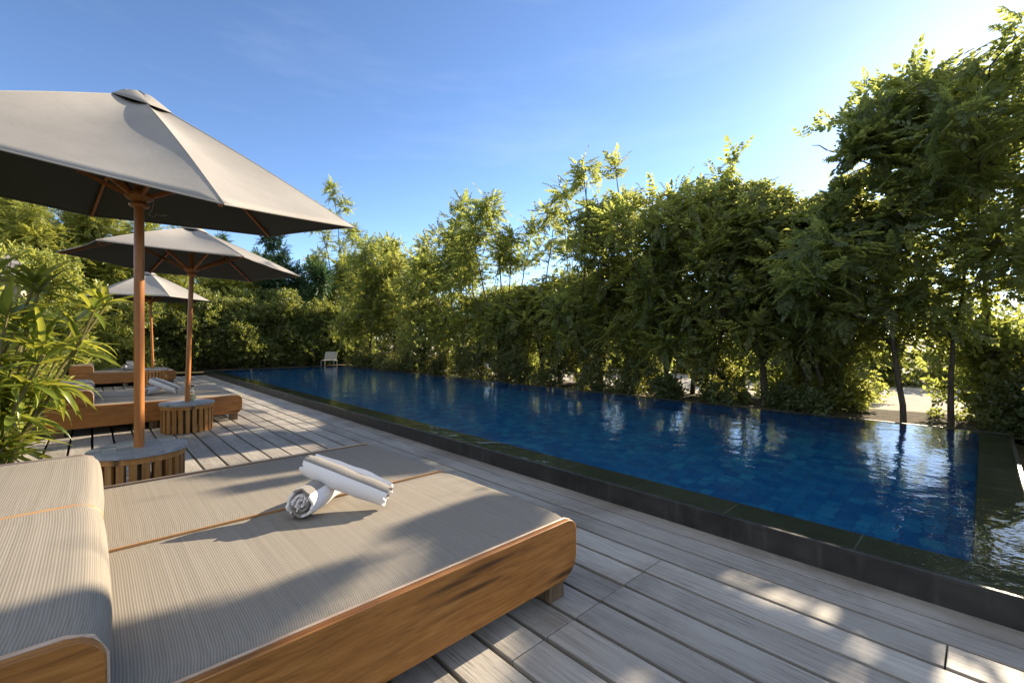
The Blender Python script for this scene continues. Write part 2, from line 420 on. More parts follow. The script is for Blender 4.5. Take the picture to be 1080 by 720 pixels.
m = M('white_sling'); m.base(m.ramp(m.noise(m.coords((1,1,1)), 30, 3), [(.3,(.27,.26,.235)), (.7,(.34,.325,.29))])); m.rough(.8); MAT['sling'] = m.m
m = M('aluminium'); m.base((.25,.25,.24)); m.p.inputs['Metallic'].default_value = .6; m.rough(.4); MAT['alu'] = m.m
m = M('grey_shingle')
br = m.n('TexBrick'); br.inputs['Scale'].default_value = 1; br.inputs['Brick Width'].default_value = .3; br.inputs['Row Height'].default_value = .16; br.inputs['Mortar Size'].default_value = .014
br.inputs['Color1'].default_value = (.30,.28,.25,1); br.inputs['Color2'].default_value = (.20,.185,.165,1); br.inputs['Mortar'].default_value = (.05,.045,.04,1)
m.l(m.coords((1,1,1), (0,0,R(90))), br.inputs[0]); m.base(br.outputs[0]); m.rough(.9,.2); MAT['shingle'] = m.m
m = M('plaster'); m.base(m.ramp(m.noise(m.coords((1,1,1)), 2, 5), [(.3,(.36,.31,.25)), (.7,(.46,.41,.34))])); m.rough(.9,.2); MAT['plaster'] = m.m

# ------------------------------------------------------------------ setting
PX0, PX1, PY0, PY1 = 2.34, 6.23, -.155, 15.3     # pool outer edges
ZW = .113                                         # water level
DX0 = -.80
# ground sheet with an opening for pool (four strips)
g = MB()
zg = -.16
for (x0,x1,y0,y1) in ((-700,PX0+.02,-700,700), (PX1-.02,700,-700,700), (PX0+.02,PX1-.02,-700,PY0+.02), (PX0+.02,PX1-.02,PY1-.02,700)):
    g.add([(x0,y0,zg),(x1,y0,zg),(x1,y1,zg),(x0,y1,zg)], [(0,1,2,3)])
tag(g.build('ground', MAT['soil']), kind='structure')
# far bank: soil beside the pool, pale sand further out
def bank(name, mat, x0, x1, y0, y1, z0, amp, n, m_):
    xs = np.linspace(x0, x1, n); ys = np.linspace(y0, y1, m_)
    X, Y = np.meshgrid(xs, ys, indexing='ij')
    Z = z0 + amp*(np.sin(X*1.9+Y*.7)+np.sin(Y*2.3-X*.6)+np.sin(X*4.1+1.3)*.5)/2.5
    V = np.stack([X,Y,Z], -1).reshape(-1,3)*S
    I = np.arange(n*m_).reshape(n, m_)
    F = np.stack([I[:-1,:-1],I[1:,:-1],I[1:,1:],I[:-1,1:]], -1).reshape(-1,4)
    return tag(np_mesh(name, V, F, mat, smooth=True), kind='structure')
bank('planting_bed', MAT['soil'], PX1+.01, 7.6, -8, 34, .075, .02, 14, 200)
bank('sand', MAT['sand'], 7.5, 90, -60, 60, .06, .035, 120, 160)
bank('far_planting_bed', MAT['soil'], -7, PX1+.01, PY1+.02, 34, .03, .02, 60, 80)
bank('side_planting_bed', MAT['soil'], -8, DX0-.01, -2, PY1, -.03, .02, 30, 80)
bank('end_planting_bed', MAT['soil'], PX0+1.0, PX1+.01, -6, PY0-.02, .02, .02, 20, 40)

# deck boards
pitch = .1575; gap = .0165
d = MB()
x = 2.332
k = 0
rr = random.Random(3)
while x > DX0:
    wd = .128 if k == 0 else pitch - gap
    xa, xb = x - wd, x
    xm = (xa+xb)/2
    if k < 3: cuts = [.084, 5.6, 10.6] if k == 2 else [5.3+.1*k, 10.6]
    elif xm > 1.05: cuts = [1.01, 6.3, 11.4]
    else: cuts = [1.01 - .9*(k % 2)*0 , 4.62, 9.2, 13.1]
    if xm < .9: cuts = [-.35, 3.3 + .0*(k%3), 7.7, 12.0]
    ys = [-6.0] + cuts + [15.05]
    for a, b in zip(ys[:-1], ys[1:]):
        dz = rr.uniform(-.002,.002); dw = rr.uniform(0,.0025)
        if k == 2 and a < .084: 
            pass
        d.box(xa+dw, xb, a+.002, b-.002, -.045, dz)
    x = xa - (.007 if k == 0 else gap); k += 1
o = tag(d.build('deck', MAT['deck'], bevel=.002), kind='structure')
j = MB()
j.box(DX0, 2.33, -6, 15.05, -.13, -.06)
tag(j.build('deck_underlay', MAT['black']), kind='structure')

# pool
pool = empty('swimming_pool', (PX0, PY0, 0), 'long infinity pool with dark stone rim and deep blue mosaic lining beside the deck', 'pool')
def rel(mb_fn):
    return mb_fn
zl = ZW-.026; tw, te = .245, .19; zf = -.75
c = MB()
ox, oy = PX0, PY0
lx, ly = PX1-PX0, PY1-PY0
# four rim walls butted end to end
c.box(0, tw, 0, ly, -.2, zl)
c.box(lx-.10, lx, 0, ly, -.2, zl)
c.box(tw, lx-.10, 0, te, -.2, zl)
c.box(tw, lx-.10, ly-.3, ly, -.2, zl)
c.build('coping', MAT['ledge'], pool, bevel=.004)
fc = MB()                                        # outer facing of dark stone with thin upstand lip
fc.box(-.018, -.001, -.018, ly, -.17, ZW-.016); fc.box(-.022, -.0, -.022, ly, ZW-.0155, ZW+.002)
fc.box(-.001, lx+.02, -.018, -.001, -.17, ZW-.016); fc.box(0, lx+.022, -.022, -.0, ZW-.0155, ZW+.002)
fc.build('rim_facing', MAT['wall_stone'], pool, bevel=.002)
fe = MB(); fe.box(lx+.001, lx+.03, 0, ly+.03, -.17, ZW+.004); fe.box(0, lx, ly+.001, ly+.03, -.17, ZW+.004)
fe.build('far_kerb', MAT['wall_stone'], pool, bevel=.003)
t = MB(); t.add([(tw,te,zf),(lx-.10,te,zf),(lx-.10,ly-.3,zf),(tw,ly-.3,zf)], [(0,1,2,3)]); t.build('tile_floor', MAT['tile'], pool)
e = .002
t = MB(); t.add([(tw+e,te,zf),(tw+e,ly-.3,zf),(tw+e,ly-.3,zl-.01),(tw+e,te,zl-.01)], [(0,1,2,3)]); t.build('tile_wall', MAT['tile_x'], pool); t = MB(); t.add([(lx-.10-e,te,zf),(lx-.10-e,ly-.3,zf),(lx-.10-e,ly-.3,zl-.003),(lx-.10-e,te,zl-.003)], [(3,2,1,0)]); t.build('tile_wall', MAT['tile_x'], pool)
t = MB()
t.add([(tw,te+e,zf),(lx-.1,te+e,zf),(lx-.1,te+e,zl-.01),(tw,te+e,zl-.01)], [(3,2,1,0)]); t.build('tile_wall', MAT['tile_y'], pool); t = MB(); t.add([(tw,ly-.3-e,zf),(lx-.1,ly-.3-e,zf),(lx-.1,ly-.3-e,zl-.01),(tw,ly-.3-e,zl-.01)], [(0,1,2,3)])
t.build('tile_wall', MAT['tile_y'], pool)
wm = MB(); wm.add([(PX0+.001,PY0+.001,ZW),(PX1-.001,PY0+.001,ZW),(PX1-.001,PY1-.001,ZW),(PX0+.001,PY1-.001,ZW)], [(0,1,2,3)])
tag(wm.build('water', MAT['water']), kind='structure')

# ------------------------------------------------------------------ daybeds
def rounded(x0, x1, z0, z1, r):
    """profile (x,z) counter-clockwise with four corner radii: bl, br, tr, tl"""
    pts = []
    for (cx, cz, rr_, a0) in ((x0, z0, r[0], PI), (x1, z0, r[1], 1.5*PI), (x1, z1, r[2], 0), (x0, z1, r[3], .5*PI)):
        sx = 1 if cx == x0 else -1; sz = 1 if cz == z0 else -1
        if rr_ == 0: pts.append((cx, cz)); continue
        n = 8
        for i in range(n+1):
            a = a0 + .5*PI*i/n
            pts.append((cx + sx*rr_ + rr_*math.cos(a), cz + sz*rr_ + rr_*math.sin(a)))
    return pts
ZB0, ZB1 = .082, .304
BX0, BX1 = -.34, 1.385
BW = 1.77
def make_daybed():
    root = empty('daybed', (0,0,0), 'x', 'daybed')
    tpn = .022
    prof = rounded(BX0, BX1, ZB0, ZB1, (.03,.085,.05,.02))
    inner = rounded(BX0+.012, BX1-.004, ZB0+.012, ZB1-.001, (.02,.075,.048,.02))
    for (a, b) in ((0, tpn), (BW-tpn, BW)):
        q = MB(); q.prism_y(prof, a, b); q.build('side_panel', MAT['bed_wood'], root, smooth=True, bevel=.003)
    q = MB(); q.prism_y(rounded(BX0+.005, BX1+.002, ZB0+.01, ZB1+.0015, (.02,.08,.05,.02)), BW/2-.003, BW/2+.003); q.build('divider', MAT['strip'], root, smooth=True)
    # woven mattresses wrapped over the foot end, slightly puffed
    for (a, b) in ((tpn+.001, BW/2-.006), (BW/2+.006, BW-tpn-.001)):
        q = MB(); n = len(inner); N = 14
        vs = []; 
        for i in range(N+1):
            t_ = i/N; y = a + (b-a)*t_
            e_ = min(t_, 1-t_)*2
            puff = .007*(1-(1-min(1,e_*2.2))**2) - (.006 if i in (0,N) else 0)
            for (x_, z_) in inner:
                top = max(0, (z_-ZB0)/(ZB1-ZB0))
                vs.append((x_ + (puff*.6 if x_ > BX1-.03 else 0), y, z_ + puff*(1 if top > .9 else 0)))
        fs = []
        for i in range(N):
            for k_ in range(n):
                k2 = (k_+1) % n; fs.append((i*n+k_, i*n+k2, (i+1)*n+k2, (i+1)*n+k_))
        fs += [tuple(range(n-1,-1,-1)), tuple(N*n+k_ for k_ in range(n))]
        q.add(vs, fs); q.build('mattress', MAT['fabric'], root, smooth=True, angle=50)
    # piping (pale edge between fabric and the side panels)
    for yy in (tpn+.002, BW-tpn-.002):
        q = MB(); q.tube([(.03,yy,ZB1+.001),(BX1-.05,yy,ZB1+.001),(BX1-.017,yy,ZB1-.012),(BX1-.001,yy,ZB1-.045)], .0045, 6); q.build('piping', MAT['trim'], root, smooth=True)
    # headrest block
    hr = None
    hx0, hx1, hz = BX0+.004, .02, .468
    hp = rounded(hx0, hx1, ZB1+.001, hz, (0,0,.055,.05))
    hi = rounded(hx0+.003, hx1+.003, ZB1+.001, hz+.004, (0,0,.058,.05))
    q = MB()
    vs=[]; n=len(hi); N=24
    a, b = tpn+.001, BW-tpn-.001
    for i in range(N+1):
        t_ = i/N; y = a+(b-a)*t_
        # two cushions meeting at the divider
        u = abs((t_*2) % 1.0 - .5)*2 if i not in (0,N) else 1
        puff = .010*(1-u**4) - (.004 if i in (0,N) else 0)
        for (x_, z_) in hi:
            tt = (z_-ZB1)/(hz-ZB1)
            vs.append((x_ + (puff if x_ > hx1-.05 else 0)*min(1,tt*3), y, z_+puff*(tt>.75)))
    fs=[]
    for i in range(N):
        for k_ in range(n):
            k2=(k_+1)%n; fs.append((i*n+k_, i*n+k2, (i+1)*n+k2, (i+1)*n+k_))
    fs += [tuple(range(n-1,-1,-1)), tuple(N*n+k_ for k_ in range(n))]
    q.add(vs, fs); hr = q.build('headrest', MAT['fabric'], root, smooth=True, angle=50)
    for (a, b) in ((0, tpn), (BW-tpn, BW)):
        q = MB(); q.prism_y(hp, a, b); q.build('end_panel', MAT['bed_wood'], hr, smooth=True, bevel=.003)
    q = MB(); q.tube([(hx0+.05,BW/2,hz+.003),(hx1-.06,BW/2,hz+.003),(hx1-.02,BW/2,hz-.008),(hx1-.0,BW/2,hz-.035),(hx1+.003,BW/2,hz-.07),(hx1+.002,BW/2,ZB1+.01)], .006, 6); q.build('seam_strip', MAT['strip'], hr, smooth=True)
    for yy in (tpn+.001, BW-tpn-.001):
        q = MB(); q.tube([(hx0+.05,yy,hz+.001),(hx1-.055,yy,hz+.001),(hx1-.02,yy,hz-.012),(hx1-.001,yy,hz-.05),(hx1+.001,yy,ZB1+.01)], .0055, 6); q.build('piping', MAT['trim'], hr, smooth=True)
    # slatted under frame and legs
    for x_ in (BX0+.10, .52, BX1-.085):
        for y_ in (.06, BW/2, BW-.06):
            q = MB(); q.box(x_-.042, x_+.042, y_-.032, y_+.032, .0005, ZB0+.006); q.build('leg', MAT['leg_wood'], root, bevel=.003)
    return root
GB = 'double daybeds in a row on the deck'
bed = make_daybed(); tag(bed, 'nearest double wooden daybed with taupe woven mattress, filling the lower left', 'daybed', GB)
bed.location = Vector((0, 1.10, 0))*S
b2 = copy_tree(bed); b2.location = Vector((-.01, 6.40, 0))*S
tag(b2, 'middle wooden daybed in shade right behind the small drum table with bottle', 'daybed', GB)
b3 = copy_tree(bed); b3.location = Vector((.0, 12.55, 0))*S
tag(b3, 'farthest wooden daybed in front of the dense hedge, partly hidden by parasol pole', 'daybed', GB)

# ------------------------------------------------------------------ rolled towels
def make_towel(name, rad, length, turns, phase, uoff=0.0):
    """a thick striped sheet rolled into a spiral"""
    n = 30*turns; m_ = 10
    th = rad/(turns+.35)
    P = []
    s_len = 0; prev = None; U = []
    for i in range(n+1):
        a = 2*PI*turns*i/n
        r_ = th*.35 + (rad-th*.5)*i/n
        p = (r_*math.cos(a+phase), r_*math.sin(a+phase))
        if prev: s_len += math.hypot(p[0]-prev[0], p[1]-prev[1])
        prev = p; P.append((p[0], p[1], a+phase)); U.append(s_len)
    V = []; UV = []
    rn = random.Random(int(rad*1e4)+7)
    jag = [rn.uniform(-1,1) for _ in range(n+1)]
    for i, (u, v, a) in enumerate(P):
        for side in (1, -1):
            for j_ in range(m_+1):
                t_ = j_/m_
                off = side*th*.44*(1 if 0 < j_ < m_ else .55)
                rj = 1 + .045*math.sin(7*t_ + i*.11+rad*90) + .035*math.sin(17*t_ - i*.07) - .05*(2*t_-1)**2
                yy = (t_-.5)*length + (.010*jag[i]*(t_-.5)*2 if j_ in (0, m_) else 0) + .012*math.sin(i*.21)*(t_-.5)
                V.append(((u + off*math.cos(a))*rj, yy, (v + off*math.sin(a))*rj)); UV.append((U[i]/(rad*2.7)+uoff, t_))
    W = m_+1; F = []
    def vid(i, sd, j_): return i*2*W + (0 if sd == 1 else W) + j_
    for i in range(n):
        for j_ in range(m_):
            F.append((vid(i,1,j_), vid(i+1,1,j_), vid(i+1,1,j_+1), vid(i,1,j_+1)))
            F.append((vid(i,-1,j_+1), vid(i+1,-1,j_+1), vid(i+1,-1,j_), vid(i,-1,j_)))
        for j_ in (0, m_):
            F.append((vid(i,1,j_), vid(i,-1,j_), vid(i+1,-1,j_), vid(i+1,1,j_)))
    for i in (0, n):
        for j_ in range(m_):
            F.append((vid(i,1,j_), vid(i,1,j_+1), vid(i,-1,j_+1), vid(i,-1,j_)))
    me = bpy.data.meshes.new(name); me.from_pydata([(a*S,b*S,c_*S) for a,b,c_ in V], [], F); me.validate()
    uvl = me.uv_layers.new(name='UVMap'); 
    li = np.zeros(len(me.loops), np.int32); me.loops.foreach_get('vertex_index', li)
    uvl.data.foreach_set('uv', np.array(UV, np.float32)[li].ravel())
    me.materials.append(MAT['towel'])
    import bmesh
    bm = bmesh.new(); bm.from_mesh(me); bmesh.ops.recalc_face_normals(bm, faces=bm.faces); bm.to_mesh(me); bm.free()
    me.polygons.foreach_set('use_smooth', [True]*len(me.polygons)); me.set_sharp_from_angle(angle=R(50))
    o = bpy.data.objects.new(name, me); return link(o)
def aim_y(o, a, b, roll=0.0):
    a = Vector(a); b = Vector(b); dd = (b-a).normalized()
    z = Vector((0,0,1)); x_ = dd.cross(z).normalized(); z2 = x_.cross(dd)
    mt = Matrix((x_, dd, z2)).transposed().to_4x4() @ Matrix.Rotation(roll, 4, 'Y')
    mt.translation = (a+b)/2*S; o.matrix_world = mt; o.matrix_basis = mt
GT = 'rolled striped towels in pairs on the daybeds'
ZT = ZB1+.008
t1 = make_towel('towel', .062, .34, 3, -1.9); t2 = make_towel('towel', .054, .36, 2, 1.3, .80)
for (bx, by, lab1, lab2) in ((0, 0, 'rolled white and grey towel lying end-on on the nearest daybed, showing its spiral', 'rolled towel with wide taupe band leaning across the other on the nearest daybed'),
                             (-.10, 5.32, 'rolled grey striped towel lying flat on the shaded middle daybed behind pole', 'white and grey rolled towel leaning up on the middle daybed mattress'),
                             (-.06, 11.45, 'small rolled white towel lying end-on on the farthest daybed', 'rolled towel with grey stripes slanting over the other on the farthest daybed')):
    a = t1 if by == 0 else t1.copy(); b = t2 if by == 0 else t2.copy()
    if by: link(a); link(b)
    aim_y(a, (.592+bx, 1.800+by, ZT+.060), (.822+bx, 1.998+by, ZT+.060), .2)
    aim_y(b, (.872+bx, 1.672+by, ZT+.056), (.655+bx, 1.925+by, ZT+.170), .5)
    tag(a, lab1, 'towel', GT); tag(b, lab2, 'towel', GT)

# ------------------------------------------------------------------ tables
def make_table(h=.313, r=.252):
    root = empty('side_table', (0,0,0), 'x', 'side table')
    q = MB(); n_ = 7; wd = 2*r/n_
    # planked round top: strips clipped to the circle
    for i in range(n_):
        x0 = -r+i*wd+.0004; x1 = x0+wd-.0008
        pts = []
        for k_ in range(9):
            xx = x0+(x1-x0)*k_/8; pts.append((xx, -math.sqrt(max(0,r*r-xx*xx))))
        for k_ in range(8,-1,-1):
            xx = x0+(x1-x0)*k_/8; pts.append((xx, math.sqrt(max(0,r*r-xx*xx))))
        nn = len(pts)
        q.add([(a,b,h-.022) for a,b in pts]+[(a,b,h) for a,b in pts], [tuple(range(nn-1,-1,-1)), tuple(range(nn,2*nn))]+[(k_,(k_+1)%nn,nn+(k_+1)%nn,nn+k_) for k_ in range(nn)])
    q.build('table_top', MAT['gray_top'], root)
    q = MB(); ri = r-.012; rs = r-.045
    q.lathe([(rs,h-.060),(ri,h-.060),(ri,h-.0235),(rs,h-.0235)], 40); q.build('ring', MAT['table_wood'], root, smooth=True)
    for i in range(24):
        a = 2*PI*(i+.3)/24; q = MB()
        ca, sa = math.cos(a), math.sin(a); rr_ = r-.026; hw = .0195; ht = .010
        vs = []
        for z in (.004, h-.061):
            for (u, v) in ((-hw,-ht),(hw,-ht),(hw,ht),(-hw,ht)):
                vs.append(((rr_+v)*ca - u*sa, (rr_+v)*sa + u*ca, z))
        q.add(vs, [(3,2,1,0),(4,5,6,7),(0,1,5,4),(1,2,6,5),(2,3,7,6),(3,0,4,7)])
        q.build('slat', MAT['table_wood'], root, bevel=.002)
    q = MB(); q.lathe([(.10,.001),(.10,.06),(.045,.075),(.04,h-.0245)], 20); q.build('base_weight', MAT['leg_wood'], root, smooth=True)
    return root
GTB = 'round slatted drum tables under the parasols'
TB1 = (.22, 3.72, 0); TB2 = (.765, 6.04, 0)
X3, D3 = px_on_y(163.5, 12.15); TB3 = (X3, 12.15, 0)
tb = make_table(); tag(tb, 'round slatted drum table just behind the nearest daybed', 'side table', GTB); tb.location = Vector(TB1)*S
tb2 = copy_tree(tb); tb2.location = Vector(TB2)*S; tb2.rotation_euler = (0,0,.6); tag(tb2, 'round slatted drum table with a bottle on it, before the middle daybed', 'side table', GTB)
tb3 = make_table(.375, .235); tb3.location = Vector(TB3)*S; tag(tb3, 'farthest small slatted drum table in front of the last daybed', 'side table', GTB)

# bottle on the second table
bt = empty('bottle', (TB2[0]+.055, TB2[1]+.055, .314), 'small clear glass bottle with pale label beside the pole on the middle table', 'bottle')
q = MB(); q.lathe([(.030,0),(.034,.006),(.034,.085),(.028,.105),(.013,.125),(.012,.150),(.015,.152),(.015,.158)], 16); q.build('glass_body', MAT['glass'], bt, smooth=True)
q = MB(); q.lathe([(.0348,.02),(.0348,.075)], 16); q.build('paper_label', MAT['paper'], bt, smooth=True)
q = MB(); q.lathe([(.0135,.1585),(.0135,.172)], 12); q.build('cap', MAT['black'], bt, smooth=True)

# ------------------------------------------------------------------ parasols
def parasol(base, top, r, a0, zr, tx, ty, hap, zhub, label, ztab, pr=.027, vent=.13, dz=(0,0,0,0,0,0)):
    base = Vector(base); top = Vector(top)
    root = empty('parasol', (base.x, base.y, 0), label, 'parasol', 'hexagonal grey parasols along the deck')
    off = Vector((base.x, base.y, 0))
    cen = Vector((top.x, top.y, zr)) - off
    nrm = Vector((-tx, -ty, 1)).normalized()
    ap = cen + nrm*hap
    cor = []
    for k_ in range(6):
        a = R(a0 + 60*k_); dx, dy = r*math.cos(a), r*math.sin(a)
        cor.append(cen + Vector((dx, dy, tx*dx+ty*dy+dz[k_])))
    # canopy panels
    def panel_fn(apex, A, B, N, sag, t0=0.0, edge=0.03, lift=0.0):
        rows = []
        for i in range(N+1):
            t_ = t0 + (1-t0)*i/N; row = []
            for j_ in range(N+1):
                s_ = j_/N
                p = apex.lerp(A.lerp(B, s_), t_)
                b_ = 4*s_*(1-s_)
                p = p - nrm*(sag*b_*math.sin(PI*t_**.9)) 
                p = p + (apex-nrm*hap*1.0 - p)*(edge*b_*t_**3)
                p = p + nrm*(.018*math.sin(PI*t_)) + nrm*lift
                row.append(p)
            rows.append(row)
        return rows
    q = MB(); N = 16; hem = []; ridge = []
    for k_ in range(6):
        rows = panel_fn(ap, cor[k_], cor[(k_+1) % 6], N, .042*r, .06)
        hem += rows[-1][:-1]; ridge.append([row[0] for row in rows])
        vs = [p for row in rows for p in row]
        fs = [(i*(N+1)+j_, (i+1)*(N+1)+j_, (i+1)*(N+1)+j_+1, i*(N+1)+j_+1) for i in range(N) for j_ in range(N)]
        q.add(vs, fs)
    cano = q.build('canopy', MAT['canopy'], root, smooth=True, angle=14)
    # make sure the outside is the front face
    me = cano.data
    import bmesh
    bm = bmesh.new(); bm.from_mesh(me); bmesh.ops.remove_doubles(bm, verts=bm.verts, dist=.0005)
    bmesh.ops.recalc_face_normals(bm, faces=bm.faces)
    up = sum((f.normal.dot(nrm)*f.calc_area() for f in bm.faces))
    if up < 0: bmesh.ops.reverse_faces(bm, faces=bm.faces)
    bm.to_mesh(me); bm.free(); me.polygons.foreach_set('use_smooth', [True]*len(me.polygons)); me.set_sharp_from_angle(angle=R(16))
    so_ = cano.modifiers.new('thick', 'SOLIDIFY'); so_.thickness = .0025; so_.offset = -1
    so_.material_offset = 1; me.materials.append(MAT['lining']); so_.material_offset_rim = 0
    q = MB(); q.tube([p-nrm*.003 for p in hem]+[hem[0]-nrm*.003], .0042, 5, caps=False); q.build('hem', MAT['canopy'], cano, smooth=True)
    for rl_ in ridge:
        q = MB(); q.tube([p-nrm*.0008 for p in rl_], .0036, 5, caps=False); q.build('seam', MAT['canopy'], cano, smooth=True)
    # vent cap
    q = MB(); N = 6; vr = vent
    for k_ in range(6):
        A = ap.lerp(cor[k_], vr); B = ap.lerp(cor[(k_+1)%6], vr)
        rows = panel_fn(ap+nrm*.008, A+nrm*.014, B+nrm*.014, N, -.012*r, 0.0, .0)
        vs = [p for row in rows for p in row]
        fs = [(i*(N+1)+j_, (i+1)*(N+1)+j_, (i+1)*(N+1)+j_+1, i*(N+1)+j_+1) for i in range(N) for j_ in range(N)]
        q.add(vs, fs)
    cp = q.build('vent_cap', MAT['canopy'], cano, smooth=True)
    bm = bmesh.new(); bm.from_mesh(cp.data); bmesh.ops.remove_doubles(bm, verts=bm.verts, dist=.0005); bmesh.ops.recalc_face_normals(bm, faces=bm.faces)
    up = sum((f.normal.dot(nrm)*f.calc_area() for f in bm.faces))
    if up < 0: bmesh.ops.reverse_faces(bm, faces=bm.faces)
    bm.to_mesh(cp.data); bm.free(); cp.data.polygons.foreach_set('use_smooth', [True]*len(cp.data.polygons)); cp.data.set_sharp_from_angle(angle=R(16))
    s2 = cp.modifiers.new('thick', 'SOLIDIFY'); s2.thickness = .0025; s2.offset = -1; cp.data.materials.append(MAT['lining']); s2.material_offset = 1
    q = MB(); q.lathe([(.020,0),(.021,.008),(.012,.014),(.003,.016)], 14); q.build('finial', MAT['black'], cano, smooth=True, loc=ap+nrm*.008)
    # pole, through the table
    pb = Vector((0,0,ztab+.001)); 
    pt = ap - nrm*.03
    axis = (pt-pb).normalized()
    q = MB(); q.tube([pb, pb.lerp(pt,.3), pb.lerp(pt,.55), pt], [pr*1.02, pr, pr, pr*.9], 16); q.build('pole', MAT['pole_wood'], root, smooth=True)
    # hub (lower runner) and top hub
    th_ = (zhub - pb.z)/(pt.z-pb.z); hc = pb.lerp(pt, th_)
    q = MB(); q.lathe([(pr+.003,-.055),(pr+.022,-.05),(pr+.026,-.038),(pr+.010,-.028),(pr+.008,-.018),(pr+.034,-.004),(pr+.046,.012),(pr+.042,.034),(pr+.028,.040),(pr+.003,.041)], 24)
    hub = q.build('hub', MAT['pole_wood'], root, smooth=True, loc=hc)
    for k_ in range(6):
        a_ = ap - nrm*.035; b_ = cor[k_] - nrm*.010
        dd = (b_-a_)
        p0 = a_ + dd*.03
        q = MB()
        pts = []
        for i in range(9):
            t_ = .03+.945*i/8; pts.append(ap.lerp(cor[k_], t_) + nrm*(.018*math.sin(PI*t_)) - nrm*.024)
        for i in range(8):
            q.bar(pts[i], pts[i+1], .016, .020, up=nrm)
        q.build('rib', MAT['rib_wood'], root)
        mid = ap.lerp(cor[k_], .50) - nrm*.022
        st = hc + (Vector((cor[k_].x-hc.x, cor[k_].y-hc.y, 0)).normalized())*(pr+.030) + Vector((0,0,.020))
        q = MB(); q.bar(st, mid, .019, .024, up=nrm); q.build('strut', MAT['rib_wood'], root, bevel=.002)
    return root, hc, off
p1, hc, off = parasol((TB1[0],TB1[1],0), (TB1[0],TB1[1],0), 1.304, -19.9, 1.845, .008, .13, .69, 1.885, 'largest, nearest grey parasol with sunlit top standing through the first drum table', .313, dz=(.055,0,0,.05,.13,-.045))
q = MB(); c0 = hc + Vector((.05,-.03,-.01))
q.tube([c0+Vector(p) for p in ((0,0,.05),(.02,0,.0),(.012,0,-.05),(-.005,0,-.085),(.02,-.01,-.10),(.035,-.01,-.075),(.05,-.02,-.085),(.085,-.02,-.075),(.07,-.02,-.09))], .0022, 5)
q.build('pull_cord', MAT['cord'], p1, smooth=True)
parasol((TB2[0],TB2[1],0), (.80,6.05,0), 1.10, -15, 1.825, -.045, .0, .42, 1.76, 'second parasol with slightly leaning pole and dark underside, above the middle daybed', .313, .024)
TX3, D3b = px_on_y(157.0, 12.0)
parasol((TB3[0]-.035,TB3[1]+.01,0), (TB3[0]-.10,12.1,0), 1.06, -17, 1.86, .0, 0, .56, 1.80, 'farthest pale sunlit parasol seen under the canopy of the second', .375, .024)

# ------------------------------------------------------------------ white lounge chair at the far end
cx_, cy_ = ray_xy(347.5, 16.0)
ch = empty('lounge_chair', (cx_, cy_, .05), 'white sling sun lounger with raised back at the far end of the pool', 'sun lounger', rz=R(55))
L = .95
def lounge(p):
    q = MB(); q.box(-.40,.12,-.24,.24,.262,.272); q.build('seat', MAT['sling'], p)
    q = MB()
    a = Vector((.13,0,.275)); b = Vector((.34,0,.62))
    q.bar(a, b, .50, .012, up=(1,0,0)); q.build('backrest', MAT['sling'], p)
    for y_ in (-.255,.255):
        q = MB(); q.box(-.42,.30,y_-.012,y_+.012,.244,.260); q.build('side_rail', MAT['alu'], p)
        for x_ in (-.34,.22):
            q = MB(); q.box(x_-.014,x_+.014,y_-.012,y_+.012,0,.243); q.build('leg', MAT['alu'], p)
lounge(ch); ch.scale = (.82,)*3

# ------------------------------------------------------------------ sun mask: which sunbeams the trees let through
def poly_in(poly, x, y):
    x = np.asarray(x); y = np.asarray(y); r_ = np.zeros(x.shape, bool)
    n = len(poly)
    for i in range(n):
        x0, y0 = poly[i]; x1, y1 = poly[(i+1) % n]
        c_ = ((y0 > y) != (y1 > y)) & (x < (x1-x0)*(y-y0)/(y1-y0+1e-12)+x0)
        r_ ^= c_
    return r_
def W(pts, z): return [p2w(a, b, z) for a, b in pts]
bed_shade = [W([(60,760),(60,668),(112,668),(165,652),(240,638),(310,612),(395,588),(330,640),(255,680),(190,735)], ZB1),
             W([(440,612),(570,555),(573,541),(560,529),(520,522),(490,530),(440,548),(400,566),(450,574),(440,595)], ZB1),
             W([(378,466),(470,486),(455,496),(410,503),(345,506),(330,494),(250,506),(200,504),(300,484)], ZB1),
             W([(225,517),(330,500),(320,508),(240,524)], ZB1)]
def grow(P, k=1.35, dx=0.0):
    a = sum(p[0] for p in P)/len(P); b = sum(p[1] for p in P)/len(P)
    return [(a+dx+(p[0]-a)*k, b+(p[1]-b)*k) for p in P]
deck_lit = [grow(W(p, 0), 1.35, -.10) for p in ([(783,600),(826,592),(862,612),(886,628),(868,642),(836,628),(800,618)], [(996,676),(1050,672),(1078,700),(1060,722),(1005,705)],
            [(884,694),(918,690),(908,730),(874,730)], [(898,660),(920,656),(935,676),(905,680)], [(430,735),(548,652),(574,668),(560,690),(600,735)],
            [(500,506),(530,512),(560,528),(520,520)], [(640,700),(700,690),(690,730),(640,735)], [(455,478),(480,486),(500,500),(470,490)],
            [(240,402),(275,412),(300,430),(262,425)], [(258,432),(330,446),(320,452),(262,444)], [(205,485),(330,468),(335,474),(215,494)], [(40,478),(110,470),(110,476),(40,486)], [(300,430),(345,440),(335,450),(290,440)])]
thick = bed_shade + [[(-.8,.6),(.45,.6),(.45,1.33),(-.8,1.38)], [(1.44,-.3),(2.1,-.3),(2.1,2.9),(1.44,2.9)]]
sx_ = SUN_DIR.x/SUN_DIR.z; sy_ = SUN_DIR.y/SUN_DIR.z
